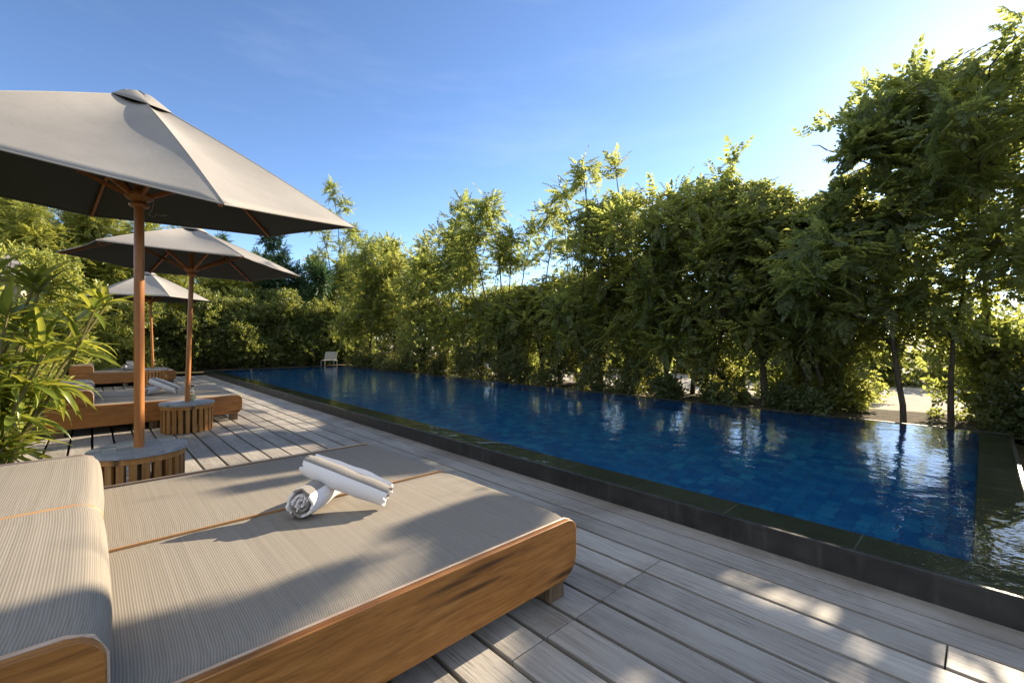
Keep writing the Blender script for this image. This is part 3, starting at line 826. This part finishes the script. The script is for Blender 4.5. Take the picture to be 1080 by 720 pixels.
def beam_keep(P):
    """P (n,3) layout units -> bool keep"""
    x, y, z = P[:,0], P[:,1], P[:,2]
    rnd = rng.random(len(P))
    keep = np.ones(len(P), bool)
    bx, by = x-(z-ZB1)*sx_, y-(z-ZB1)*sy_
    onbed = (bx > -.75) & (bx < 1.42) & (by > 1.30) & (by < 2.83)
    onbed |= (bx > .3) & (bx < 1.42) & (by > 1.06) & (by < 1.31)
    sh = np.zeros(len(P), bool)
    for pl in bed_shade: sh |= poly_in(pl, bx, by)
    keep &= ~(onbed & ~sh & (rnd < .985))
    dx, dy = x-z*sx_, y-z*sy_
    for pl in deck_lit: keep &= ~(poly_in(pl, dx, dy) & (rnd < .97))
    # long thin streaks over the second daybed
    return keep

def plant_keep(P):
    """sunbeams that reach the strap-leaved plants and the first pole"""
    x, y, z = P[:,0], P[:,1], P[:,2]; zz = z-(x+.2)*SUN_DIR.z/SUN_DIR.x
    pat = np.sin(y*9.1+1.7*np.sin(zz*5.3))+np.sin(zz*11.3+2.1*np.sin(y*4.7)+.8)
    return ~((y > 3.1) & (y < 7.8) & (zz > .36) & (zz < 1.40) & (pat > np.where(y < 5.2, np.where(zz > .78, .7, -.45), .5)))

# ------------------------------------------------------------------ foliage
def leaflet(V, F, p0, dr, sd, L_, W_, curl=.12):
    """one ovate leaflet: two quads folded along the midrib"""
    nn = np.cross(dr, sd); b = len(V)
    V += [p0, p0+dr*L_*.30+sd*W_*.46+nn*W_*.14, p0+dr*L_*.66+sd*W_*.40+nn*W_*.10, p0+dr*L_-nn*curl*L_, p0+dr*L_*.66-sd*W_*.40+nn*W_*.10, p0+dr*L_*.30-sd*W_*.46+nn*W_*.14]
    F += [(b, b+1, b+2, b+3), (b, b+3, b+4, b+5)]
def frond_template(npair, ll, lw, droop=.16, ang=62, fold=.25, seed=0):
    """unit-length pinnate leaf along +x"""
    rg = np.random.default_rng(seed+npair); V = []; F = []
    for i in range(npair):
        t_ = .20 + .74*i/(npair-1)
        env = math.sin(PI*(.26+.62*t_))**.6
        for sd in (1, -1):
            a = R(ang - 22*t_ + rg.normal()*7)
            dr = np.array([math.cos(a), sd*math.sin(a), -fold+rg.normal()*.12]); dr /= np.linalg.norm(dr)
            wv = np.array([math.sin(a), -sd*math.cos(a), rg.normal()*.25]); wv /= np.linalg.norm(wv)
            leaflet(V, F, np.array([t_+rg.normal()*.01, 0, -droop*t_*t_]), dr, wv, ll*env*rg.uniform(.85,1.12), lw*env, .12)
    b = len(V); V += [np.array([0,0.006,0]), np.array([.5,.005,-droop*.25]), np.array([1.0,0,-droop]), np.array([.5,-.005,-droop*.25])]; F.append((b,b+1,b+2,b+3))
    leaflet(V, F, np.array([.97,0,-droop*.95]), np.array([.95,0,-.3]), np.array([0,1.,0]), ll*.95, lw, .1)
    return np.array(V, float), np.array(F, int)
def spray_template(nleaf, ll, lw, seed):
    rg = np.random.default_rng(seed); V = []; F = []
    for i in range(nleaf):
        t_ = .15 + .85*i/(nleaf-1); az = i*2.4; el = rg.uniform(-.1,.9)
        dr = np.array([.55, math.cos(az)*math.cos(el), math.sin(az)*.75+.1]); dr /= np.linalg.norm(dr)
        sd = np.cross(dr, rg.normal(size=3)+np.array([0,0,1.6])); sd /= np.linalg.norm(sd)
        p0 = np.array([t_, 0, 0]); b = len(V)
        leaflet(V, F, p0, dr, sd, ll*rg.uniform(.8,1.15), lw, .15)
    return np.array(V), np.array(F)
T_PIN = [frond_template(6, .27, .135, .14, seed=1), frond_template(7, .25, .12, .34, seed=2), frond_template(5, .30, .15, .06, seed=3)]
T_BIG = [frond_template(6, .30, .15, .14, seed=4), frond_template(7, .28, .14, .34, seed=5), frond_template(5, .33, .165, .06, seed=6)]
T_FEA = [frond_template(11, .22, .06, .2, seed=7), frond_template(10, .24, .065, .35, seed=8)]
T_OVA = [spray_template(8, .42, .22, 1), spray_template(9, .40, .21, 2), spray_template(8, .46, .23, 3)]

def place(templates, pos, dirs, scl, roll=.35):
    """instances -> V (layout units), F"""
    pos = np.asarray(pos, float); dirs = np.asarray(dirs, float); scl = np.asarray(scl, float)
    n = len(pos); dirs /= np.linalg.norm(dirs, axis=1, keepdims=True)+1e-9
    up = np.tile([0,0,1.0], (n,1)) + rng.normal(size=(n,3))*roll
    y = np.cross(up, dirs); y /= np.linalg.norm(y, axis=1, keepdims=True)+1e-9
    z = np.cross(dirs, y)
    which = rng.integers(0, len(templates), n)
    Vs = []; Fs = []; Gs = []; b = 0
    for k_, (TV, TF) in enumerate(templates):
        I = np.where(which == k_)[0]
        if len(I) == 0: continue
        Rm = np.stack([dirs[I], y[I], z[I]], 1)              # rows = local axes
        V = np.einsum('vk,nkj->nvj', TV, Rm)*scl[I][:,None,None] + pos[I][:,None,:]
        F = TF[None] + (np.arange(len(I))*len(TV))[:,None,None] + b
        Vs.append(V.reshape(-1,3)); Fs.append(F.reshape(-1,4)); Gs.append(np.repeat(I, len(TF))); b += V.shape[0]*V.shape[1]
    return np.concatenate(Vs), np.concatenate(Fs), np.concatenate(Gs)

def leaf_mesh(name, V, F, G, mat, root, off, carve=True):
    if carve:
        c_ = V[F].mean(1); k_ = beam_keep(c_)
        n = G.max()+1; cnt = np.maximum(np.bincount(G, minlength=n), 1)
        ci = np.stack([np.bincount(G, c_[:,a], n)/cnt for a in range(3)], 1)
        k_ &= plant_keep(ci)[G]
        left = np.bincount(G[k_], minlength=n); k_ &= (left >= .4*cnt)[G]   # no stray leaflets
        F = F[k_]
        used = np.zeros(len(V), bool); used[F.ravel()] = True
        idx = np.cumsum(used)-1; V = V[used]; F = idx[F]
    return np_mesh(name, (V-np.array(off))*S, F, mat, root)

def curve_pts(p0, dirv, length, n, bend, wob=.05):
    p = np.array(p0, float); dv = np.array(dirv, float); dv /= np.linalg.norm(dv); out = [p.copy()]
    for i in range(n):
        dv = dv + np.array(bend)/n + rng.normal(size=3)*wob
        dv /= np.linalg.norm(dv); p = p + dv*length/n; out.append(p.copy())
    return np.array(out)

def clump(pos, dirs, scl, c, rc, fl, n, up=.25, flat=.8):
    """leaves growing outward from one leafy branch end"""
    bx, by = c[0]-(c[2]-ZB1)*sx_, c[1]-(c[2]-ZB1)*sy_
    if c[1] < 3.2 and any(poly_in(pl, np.array([bx]), np.array([by]))[0] for pl in thick): n = int(n*2.8)
    dv = rng.normal(size=(n,3)); dv[:,2] = dv[:,2]*flat+up; dv /= np.linalg.norm(dv, axis=1, keepdims=True)
    P = np.array(c)+dv*(rc*rng.uniform(.15,1.0,n))[:,None]
    D = dv+rng.normal(size=(n,3))*.45
    pos.extend(P); dirs.extend(D); scl.extend(fl*rng.uniform(.65,1.2,n))
def upright_tree(name, X, Y, zb, H, label, group=None, mat='leaf_a', tmpl=T_PIN, limbs=4, spread=.34, fl=.20, dens=1.0, low=.12, lean=(0,0), bark='bark', cw=None, cat='tree', carve=True, gap=.34):
    global rng
    rng = np.random.default_rng(7000+int(abs(X*100+Y*37)))
    if cw is None: cw = .082*H
    root = empty(name, (X, Y, zb), label, cat, group)
    off = (X, Y, zb)
    tb_ = MB(); pos = []; dirs = []; scl = []
    h0 = H*rng.uniform(.10,.20); base = np.array([X, Y, zb])
    trunk = curve_pts(base-np.array([0,0,.02]), (lean[0]*.4+rng.normal()*.08, lean[1]*.4+rng.normal()*.08, 1), h0, 4, (0,0,.2), .04)
    r0 = .014*H**.7*1.15
    tb_.tube([tuple(p-base) for p in trunk], list(np.linspace(r0*1.25, r0, len(trunk))), 7)
    top = trunk[-1]
    for i in range(limbs):
        az = 2*PI*(i+rng.uniform(-.35,.35))/limbs
        hl = (H-h0)*(1.05 if i == 0 else rng.uniform(.66,.98))
        sp = spread*(.3 if i == 0 else rng.uniform(.6,1.5))
        L = curve_pts(top, (math.cos(az)*sp+lean[0], math.sin(az)*sp+lean[1], 1), hl, 14, (-math.cos(az)*sp*.4, -math.sin(az)*sp*.4, .3), .06)
        tend = .985; kl = 14
        if carve:
            pk = plant_keep(L) & beam_keep(L); kl = next((i_-1 for i_ in range(3, 14) if not pk[i_] and not pk[i_+1]), 14 if pk[14] else 13); tend = min(.985, kl/14)
        tb_.tube([tuple(p-base) for p in L[:kl+1]], list(np.linspace(r0*.6, .006, len(L)))[:kl+1], 5)
        npt = 14; t_ = low
        while t_ < tend:
            f_ = t_*npt; k_ = min(int(f_),13); p = L[k_]+(L[k_+1]-L[k_])*(f_-k_)
            a2 = rng.uniform(0, 2*PI)
            rc = cw*(1.12-.62*t_)*rng.uniform(.7,1.3)
            ro = (.20+.36*(1-t_))*rng.uniform(.2,1.25)*cw/.24
            c_ = p+np.array([math.cos(a2)*ro, math.sin(a2)*ro, rng.uniform(-.05,.22)])
            t_ += gap*rng.uniform(.6,1.3)/hl*(1.0-.35*t_)
            if carve and not (plant_keep(c_[None])[0] and beam_keep(c_[None])[0]): continue
            mid = (p+c_)/2+np.array([0,0,-.03]); tb_.tube([tuple(q_-base) for q_ in (p, mid, c_)], [.008,.006,.003], 4, caps=False)
            clump(pos, dirs, scl, c_, rc, fl, int(46*dens*(rc/.2)**1.5)+8)
        # leafy tip
        L = L[:kl+1]
        clump(pos, dirs, scl, L[-1]-np.array([0,0,.06]), .05, fl*1.25, 16, up=.7)
        clump(pos, dirs, scl, L[-2]-np.array([0,0,.02]), .08, fl*1.1, 20, up=.3)
    V, F, G = place(tmpl, pos, dirs, scl)
    tb_.build('trunk', MAT[bark], root, smooth=True)
    leaf_mesh('crown', V, F, G, MAT[mat], root, off, carve)
    return root

def bush(name, X, Y, zb, rx, ry, h, n, label, group=None, mat='leaf_h', tmpl=T_OVA, fl=.17, cat='shrub', hollow=.55, lumps=9, carve=True):
    root = empty(name, (X, Y, zb), label, cat, group)
    off = np.array((X, Y, zb))
    # crown = a handful of lumps of different size
    C = []; Rr = []
    for i in range(lumps):
        a = rng.uniform(0, 2*PI); u = rng.uniform(.1,.75)
        z_ = (rng.uniform(.12,.85) if i % 3 else rng.uniform(.08,.3))*h; k_ = math.sqrt(max(.15, 1-(z_/h-.4)**2/.55))
        C.append((rx*u*math.cos(a)*k_, ry*u*math.sin(a)*k_, z_)); Rr.append(rng.uniform(.28,.5)*min(rx, ry, h*.7))
    C = np.array(C); Rr = np.array(Rr)
    I = rng.integers(0, lumps, n); dv = rng.normal(size=(n,3)); dv /= np.linalg.norm(dv, axis=1, keepdims=True)
    rad = Rr[I]*(hollow+(1-hollow)*rng.random(n)**.6)*rng.uniform(.85,1.15,n)
    P = C[I]+dv*rad[:,None]; P[:,2] = np.abs(P[:,2])*.98+.02
    D = dv + rng.normal(size=(n,3))*.55 + np.array([0,0,.25])
    V, F, G = place(tmpl, P+off, D, fl*rng.uniform(.6,1.25,n), .6)
    st = MB()
    for i in range(min(lumps, 7)):
        c_ = C[i]; st.tube([(c_[0]*.08, c_[1]*.08, -.02), (c_[0]*.45, c_[1]*.45, c_[2]*.5), tuple(c_)], [.018,.012,.005], 5)
    st.build('stems', MAT['bark'], root, smooth=True)
    leaf_mesh('foliage', V, F, G, MAT[mat], root, off, carve)
    return root

SKY = [(0,205),(140,215),(230,262),(262,262),(285,252),(320,262),(345,240),(365,208),(388,236),(402,255),(440,257),(470,262),(486,217),(503,228),(528,218),(560,222),(575,214),(596,214),(612,184),(640,186),(662,158),(690,178),(712,208),(738,205),(752,168),(775,168),(803,150),(820,152),(838,196),(862,186),(872,150),(895,118),(920,92),(950,62),(980,42),(1010,38),(1040,42),(1080,22),(1300,10)]
def sky_y(px): return float(np.interp(px, [a for a,_ in SKY], [b for _,b in SKY]))

GR = 'slender trees in the dense row beyond the pool'
# front row: named by the piece of skyline they make
front = [ # px, X, top y, limbs, label, mat
 (392, 7.0, 250, 4, 'low bushy tree at the far corner of the pool, left end of the tree row', 'leaf_a'),
 (418, 7.3, 262, 4, 'small rounded tree third from left end of the row beyond the pool', 'leaf_b'),
 (447, 6.9, 258, 4, 'medium tree with even crown in the low stretch of the row beyond the pool', 'leaf_b'),
 (486, 7.0, 218, 3, 'slim tree with single feathery spire where the tree row steps up', 'leaf_a'),
 (528, 6.8, 219, 4, 'tree with bushy pointed top between the spire tree and the rounded pair', 'leaf_a'),
 (572, 7.0, 214, 4, 'evenly rounded pinnate tree behind the middle of the pool', 'leaf_b'),
 (612, 6.8, 186, 4, 'tree with short upright shoot just left of the tall palm-like crown', 'leaf_a'),
 (660, 7.0, 158, 5, 'tall tree with palm-like spread of fronds at the top, centre of the row', 'leaf_b'),
 (706, 6.7, 207, 4, 'lower tree filling the dip right of the palm-like crown', 'leaf_a'),
 (752, 6.9, 168, 4, 'left one of two column-shaped tall tree tops right of centre', 'leaf_a'),
 (806, 6.8, 150, 4, 'right one of two column-shaped tall tree tops, leaning right', 'leaf_b'),
 (850, 7.1, 188, 4, 'tree in the sky gap beside the big broad tree on the right', 'leaf_a'),
]
for px, X, ty_, nl, lab, mt in front:
    Y, d_ = px_on_x(px, X)
    H = z_at(ty_, d_) - .08
    upright_tree('pinnate_tree', X, Y, .08, H, lab, None, mt, limbs=nl+1, dens=.30 if px > 560 else .5, fl=.28)
# two more rows behind, thickening the screen
LAB2 = 'slender tree standing deeper inside the row beyond the pool, behind the front trunks'
for (X, px0, px1, n, drop) in ((8.3, 430, 640, 3, 40),):
    for i in range(n):
        px = px0+(px1-px0)*(i+rng.uniform(.1,.9))/n
        Y, d_ = px_on_x(px, X)
        H = z_at(sky_y(px)+drop*rng.uniform(.5,1.6), d_)-.06
        upright_tree('pinnate_tree', X+rng.uniform(-.3,.3), Y, .06, H, LAB2, GR, ['leaf_a','leaf_b'][i%2], limbs=3, dens=.7, fl=.22, low=.4)
for px in (462, 508, 548, 590, 634, 683, 730, 780, 826, 872):
    X = 7.35+rng.uniform(-.15,.2); Y, d_ = px_on_x(px, X); H = z_at(sky_y(px)+rng.uniform(4,22), d_)-.06
    upright_tree('pinnate_tree', X, Y, .06, H, LAB2, GR, ['leaf_a','leaf_b'][int(px) % 2], limbs=4, dens=.25 if px > 600 else .42, fl=.25, low=.15)
# the big broad tree on the right and its companions
def broad_tree(X, Y, zb, H, label, n1=9, reach=1.5, mat='leaf_c', fl=.26, z0=.42, bias=(0,0), dens=1.0, seed=1):
    global rng
    rng = np.random.default_rng(seed*1000+int(abs(X*100+Y*37)))
    root = empty('broad_tree', (X, Y, zb), label, 'tree'); base = np.array([X,Y,zb])
    tb_ = MB(); pos=[]; dirs=[]; scl=[]
    T = curve_pts(base-np.array([0,0,.02]), (.02,.06,1), H*.92, 12, (0,0,.2), .05)
    tb_.tube([tuple(p-base) for p in T], list(np.linspace(.030,.009,len(T))), 8)
    for i in range(n1):
        t_ = z0+(1-z0)*(i+.5)/n1; f_ = t_*12; k_ = min(int(f_),11); p = T[k_]+(T[k_+1]-T[k_])*(f_-k_)
        a = i*2.39996 + rng.uniform(-.4,.4); rl = reach*(1.05-.60*((t_-z0)/(1-z0))**1.6)*rng.uniform(.75,1.2)
        L = curve_pts(p, np.array([math.cos(a)+bias[0], math.sin(a)+bias[1], rng.uniform(.35,.75)]), rl, 8, (0,0,-.22), .09)
        tb_.tube([tuple(q_-base) for q_ in L], list(np.linspace(.020,.005,len(L))), 5)
        u = .20
        while u < 1.0:
            f2 = min(u,.999)*8; k2 = int(f2); q0 = L[k2]+(L[k2+1]-L[k2])*(f2-k2)
            a2 = a + rng.choice([-1,1])*rng.uniform(.3,1.5); ro = rl*rng.uniform(.08,.34)
            c_ = q0+np.array([math.cos(a2)*ro, math.sin(a2)*ro, rng.uniform(-.16,.22)])
            tb_.tube([tuple(q_-base) for q_ in (q0, (q0+c_)/2+np.array([0,0,.03]), c_)], [.008,.006,.003], 4, caps=False)
            rc = rng.uniform(.13,.27)
            clump(pos, dirs, scl, c_, rc, fl, int(30*dens*(rc/.2)**1.5)+6, up=.12, flat=.55)
            u += rng.uniform(.17,.32)/rl
        clump(pos, dirs, scl, L[-1], .10, fl*1.1, 24, up=.15, flat=.6)
    clump(pos, dirs, scl, T[-1], .12, fl, 40, up=.4)
    V, F, G = place(T_BIG, pos, dirs, scl, .5)
    tb_.build('trunk', MAT['bark'], root, smooth=True); leaf_mesh('crown', V, F, G, MAT[mat], root, base)
    return root
broad_tree(7.1, -.05, .08, 4.15, 'big broad tree with layered leafy boughs reaching up into the top right corner', 18, 1.55, bias=(-.20,.50), dens=.60, z0=.48, seed=2)
broad_tree(6.55, .62, .08, 2.75, 'slender-trunked dark tree at the pool edge, its boughs hanging over the water', 9, 1.05, mat='leaf_c', z0=.30, dens=.42)
broad_tree(6.9, 1.45, .08, 2.9, 'tree with two thin leaning stems left of the bright gap beside the pool', 9, 1.0, mat='leaf_a', z0=.26, dens=.33)
broad_tree(6.75, .25, .08, 2.3, 'young thin-stemmed tree with drooping boughs beside the bright gap at right', 6, .8, mat='leaf_a', z0=.40, dens=.8)
broad_tree(7.7, -1.25, .06, 4.5, 'broad tree at the right border beside the tallest one', 9, 1.2, mat='leaf_b', z0=.35, dens=.5)

# understory along the far side of the pool
GS = 'low dark shrubs along the far pool edge'
for i in range(17):
    Y = 1.75 + i*.80 + rng.uniform(-.2,.2)
    bush('low_shrub', 6.50+rng.uniform(0,.2), Y, .07, .36, .42, rng.uniform(.5,.95) if i > 2 else rng.uniform(.22,.42), 330, 'low dark shrub at the foot of the trees along the far pool edge', GS, 'leaf_s', fl=.14, lumps=6)
GS2 = 'mid-height bushes between the trunks beyond the pool'
for i in range(11):
    Y = 1.9 + i*1.35 + rng.uniform(-.3,.3)
    bush('underwood_bush', 7.45+rng.uniform(-.1,.6), Y, .07, .55, .6, rng.uniform(1.0,1.6), 420, 'mid-height leafy bush between the tree trunks beyond the pool', GS2, ['leaf_a','leaf_s'][i%2], fl=.18, lumps=8)
GS3 = 'distant bushes across the sand behind the tree row'
for i in range(17):
    Y = -1.8 + i*1.05 + rng.uniform(-.3,.3)
    bush('distant_bush', 12.3+rng.uniform(-.5,.9), Y, .05, .95, .9, rng.uniform(1.05,1.5), 420, 'bright leafy bush across the sand behind the tree row', GS3, ['leaf_b','leaf_h'][i%2], fl=.30, lumps=12, carve=False)
bush('dark_shrub', 6.75, -.50, .07, .62, .55, 1.1, 1200, 'dense dark shrub at the right-hand far corner of the pool', None, 'leaf_s', fl=.14, lumps=9)
bush('edge_shrub', 7.3, -.02, .07, .42, .42, 1.25, 800, 'leafy bush between the trunks right of the bright gap', None, 'leaf_a', fl=.16, lumps=9)
bush('edge_shrub', 7.3, 1.45, .07, .5, .5, 1.0, 700, 'leafy bush left of the bright gap at the far pool edge', None, 'leaf_b', fl=.16, lumps=9)
for i, (x_, y_) in enumerate(((8.8, 1.35), (8.3, 2.3))):
    bush('sand_shrub', x_, y_, .06, .38, .38, .34+.05*i, 260, 'low shrub growing on the pale sand seen between the trunks', 'low shrubs on the sand behind the trunks', 'leaf_b', fl=.13, lumps=6)
bush('edge_shrub', 8.6, -.6, .06, .9, .8, 1.5, 700, 'tall backlit bush at the right border behind the dark shrubs', None, 'leaf_b', fl=.2, lumps=12)
bush('dark_shrub', 5.9, -1.05, .02, .7, .7, .95, 1300, 'dark shrub past the short end of the pool, at right border', None, 'leaf_s', fl=.14, lumps=9)

# hedge at the far end of deck and pool
GH = 'clipped hedge bushes closing the far end'
hx = -2.6
i = 0
while hx < 8.2:
    bush('hedge_bush', hx, 17.35+rng.uniform(-.25,.25), .03, .95, .7, rng.uniform(2.35,2.95), 2000, 'dense green hedge bush in the closed screen at the far end of deck and pool', GH, 'leaf_h', fl=.20, lumps=16, carve=False)
    hx += .80; i += 1
GH2 = 'taller bushes standing behind the hedge'
for i in range(9):
    bush('tall_bush', -2.2+1.25*i, 19.2+rng.uniform(-.3,.3), .03, 1.1, .9, rng.uniform(2.9,3.4), 1500, 'taller bush standing behind the hedge at the far end', GH2, 'leaf_h', fl=.26, lumps=16, carve=False)
# trees rising above that hedge
def far_tree(px, Y, ty_, label, mat, tm=T_PIN, limbs=4, **kw):
    X, d_ = px_on_y(px, Y); H = z_at(ty_, d_)-.03
    kw = dict(dict(fl=.36, cw=.42, gap=.5, spread=.42, low=.3), **kw)
    return upright_tree('tall_tree', X, Y, .03, H, label, kw.pop('group', None), mat, tm, limbs=limbs, carve=False, **kw)
far_tree(365, 19.5, 206, 'tall loose tree with airy feathery spire above the hedge, right of the parasols', 'leaf_a', limbs=3, cw=.30, spread=.2, gap=.62, low=.45, fl=.30)
far_tree(302, 20.0, 250, 'blue-green tree top showing above the second parasol', 'leaf_d', limbs=5)
far_tree(338, 20.5, 268, 'yellow-green tree top above the hedge between the blue-green tree and the spire', 'leaf_y', limbs=5)
far_tree(398, 20.5, 262, 'light green rounded tree top just right of the airy spire', 'leaf_b', limbs=5)
far_tree(430, 21, 268, 'pale tree top behind the low stretch of the tree row', 'leaf_y', limbs=5)
far_tree(262, 21, 290, 'yellow-green tree behind the hedge under the second parasol', 'leaf_y', limbs=5)
far_tree(225, 20, 290, 'bright leafy tree behind the hedge beside the second parasol pole', 'leaf_y', limbs=5)
far_tree(228, 34, 252, 'tiny distant tree top in the sky gap between two parasols', 'leaf_d', limbs=3)
far_tree(118, 19.0, 205, 'sunlit yellow-green tree with pale branches showing under the nearest parasol', 'leaf_y', T_FEA, limbs=6, bark='pale_bark')
far_tree(60, 18.5, 190, 'sunlit feathery tree with long pale boughs in the upper left background', 'leaf_y', T_FEA, limbs=6, bark='pale_bark')
far_tree(160, 19.0, 235, 'sunlit tree behind the pole of the nearest parasol', 'leaf_y', T_FEA, limbs=5, bark='pale_bark')
far_tree(10, 20, 170, 'leafy tree at the left border behind the shingled roof', 'leaf_y', T_FEA, limbs=6, bark='pale_bark')
for px, Y, ty_ in ((95, 15.6, 300), (60, 14.0, 292), (130, 16.2, 305), (14, 12.5, 300), (38, 13.2, 248)):
    X, d_ = px_on_y(px, Y)
    bush('garden_bush', X, Y, 0, .9, .7, z_at(ty_, d_), 1100, {95:'sunlit bush beneath the pale-branched tree, left of the third parasol', 60:'sunlit bush behind the potted palm leaves in the left background', 14:'bush with yellow-green leaves at the left border in front of the pavilion', 38:'tall bush half covering the shingled pavilion in left background', 130:'bush behind the third parasol and the farthest daybed'}[px], None, 'leaf_y' if px != 130 else 'leaf_h', fl=.24, lumps=14, carve=False)

# shingled pavilion in the left background
pv = empty('pavilion', (-2.75, 16.2, .35), 'garden pavilion with grey shingled roof glimpsed through leaves at far left', 'pavilion')
q = MB()
q.add([(-1.9,-1.3,2.05),(2.0,-1.3,2.05),(2.0,1.3,2.05),(-1.9,1.3,2.05),(-.6,0,3.15),(.7,0,3.15)], [(0,1,5,4),(1,2,5),(2,3,4,5),(3,0,4),(3,2,1,0)])
q.build('roof', MAT['shingle'], pv)
q = MB(); q.box(-1.5,1.55,-.9,.9,0,2.04); q.build('wall', MAT['plaster'], pv)
for sx in (-1.7,1.8):
    for sy in (-1.15,1.15):
        q = MB(); q.box(sx-.05,sx+.05,sy-.05,sy+.05,0,2.049); q.build('post', MAT['leg_wood'], pv)

# ------------------------------------------------------------------ lady-palm style plants by the first daybed
def blade_template(n=6, w=.12, arch=.45, fold=.22):
    V=[]; F=[]
    for i in range(n+1):
        t_ = i/n; ww = w*(math.sin(PI*min(1,.12+.88*t_))**.75)*(1-t_**6) + .004
        x_ = math.sin(t_*arch*1.6)/(arch*1.6); z_ = -(1-math.cos(t_*arch*1.6))/(arch*1.6)
        V += [(x_, -ww/2, z_+ww*fold), (x_, 0, z_), (x_, ww/2, z_+ww*fold)]
    for i in range(n):
        b=i*3; F += [(b,b+1,b+4,b+3),(b+1,b+2,b+5,b+4)]
    return np.array(V,float), np.array(F,int)
T_BL = [blade_template(6,.14,.35), blade_template(6,.12,.8), blade_template(6,.155,.15)]
def blade_plant(name, X, Y, zb, label, stems, rad, hmin, hmax, bl, nl, lean=(0,0), cat='plant', pot=None):
    root = empty(name, (X,Y,zb), label, cat); base = np.array([X,Y,zb]); st = MB(); pos=[]; dirs=[]; scl=[]
    for i in range(stems):
        a = rng.uniform(0,2*PI); r_ = rad*math.sqrt(rng.random())
        h = rng.uniform(hmin,hmax)
        p0 = base+np.array([math.cos(a)*r_*.45, math.sin(a)*r_*.45, -.02])
        L = curve_pts(p0, (math.cos(a)*r_*.9+lean[0], math.sin(a)*r_*.9+lean[1], 1), h, 6, (math.cos(a)*.1, math.sin(a)*.1, 0), .05)
        st.tube([tuple(p-base) for p in L], list(np.linspace(.012,.008,len(L))), 6)
        for tier in range(3):
            u = 1-.20*tier-rng.uniform(0,.08)
            f_ = u*5.999; k_ = int(f_); p = L[k_]+(L[k_+1]-L[k_])*(f_-k_)
            for j_ in range(nl):
                a2 = 2*PI*(j_+rng.uniform(-.3,.3))/nl+tier; el = .75-.45*tier+rng.normal()*.3
                pos.append(p); dirs.append((math.cos(a2)*math.cos(el), math.sin(a2)*math.cos(el), math.sin(el))); scl.append(bl*rng.uniform(.7,1.15))
    V, F, G = place(T_BL, pos, dirs, scl, .2)
    st.build('stems', MAT['stem'], root, smooth=True)
    o = np_mesh('foliage', (V-base)*S, F, MAT['blade'], root, smooth=True)
    if pot is not None:
        q = MB(); n=40; prof=pot
        vs=[]; fs=[]
        for k_,(r_,z) in enumerate(prof):
            for j_ in range(n*2):
                a=PI*j_/n; rr_=r_*(1+(.012 if j_%2 else 0)); vs.append((rr_*math.cos(a),rr_*math.sin(a),z))
        m_=n*2
        for k_ in range(len(prof)-1):
            for j_ in range(m_): fs.append((k_*m_+j_,k_*m_+(j_+1)%m_,(k_+1)*m_+(j_+1)%m_,(k_+1)*m_+j_))
        fs.append(tuple(range(m_-1,-1,-1))); q.add(vs,fs); q.build('pot', MAT['concrete'], root, smooth=True)
        q = MB(); q.lathe([(prof[-1][0]*.97,prof[-1][1]-.03),(prof[-1][0]*.97,prof[-1][1]-.028)],24); q.build('soil', MAT['soil'], root)
    return root
xx, yy = ray_xy(-44, 2.7)
blade_plant('strap_leaf_plant', xx, yy, 0, 'large sunlit strap-leaved plant at left border behind the nearest headrest', 44, .38, .40, 1.46, .28, 9)
xx, yy = ray_xy(4, 4.5)
blade_plant('potted_plant', xx, yy, 0.0, 'leafy plant in round ribbed grey pot beside the middle daybed at left border', 16, .26, .45, .95, .28, 9, pot=[(.24,.001),(.31,.05),(.335,.15),(.32,.25),(.29,.285)])
xx, yy = ray_xy(-60, 3.4)
blade_plant('strap_leaf_plant', xx, yy, 0, 'strap-leaved plant at far left, mostly outside, filling the corner under the parasol', 16, .4, .8, 1.35, .36, 9)
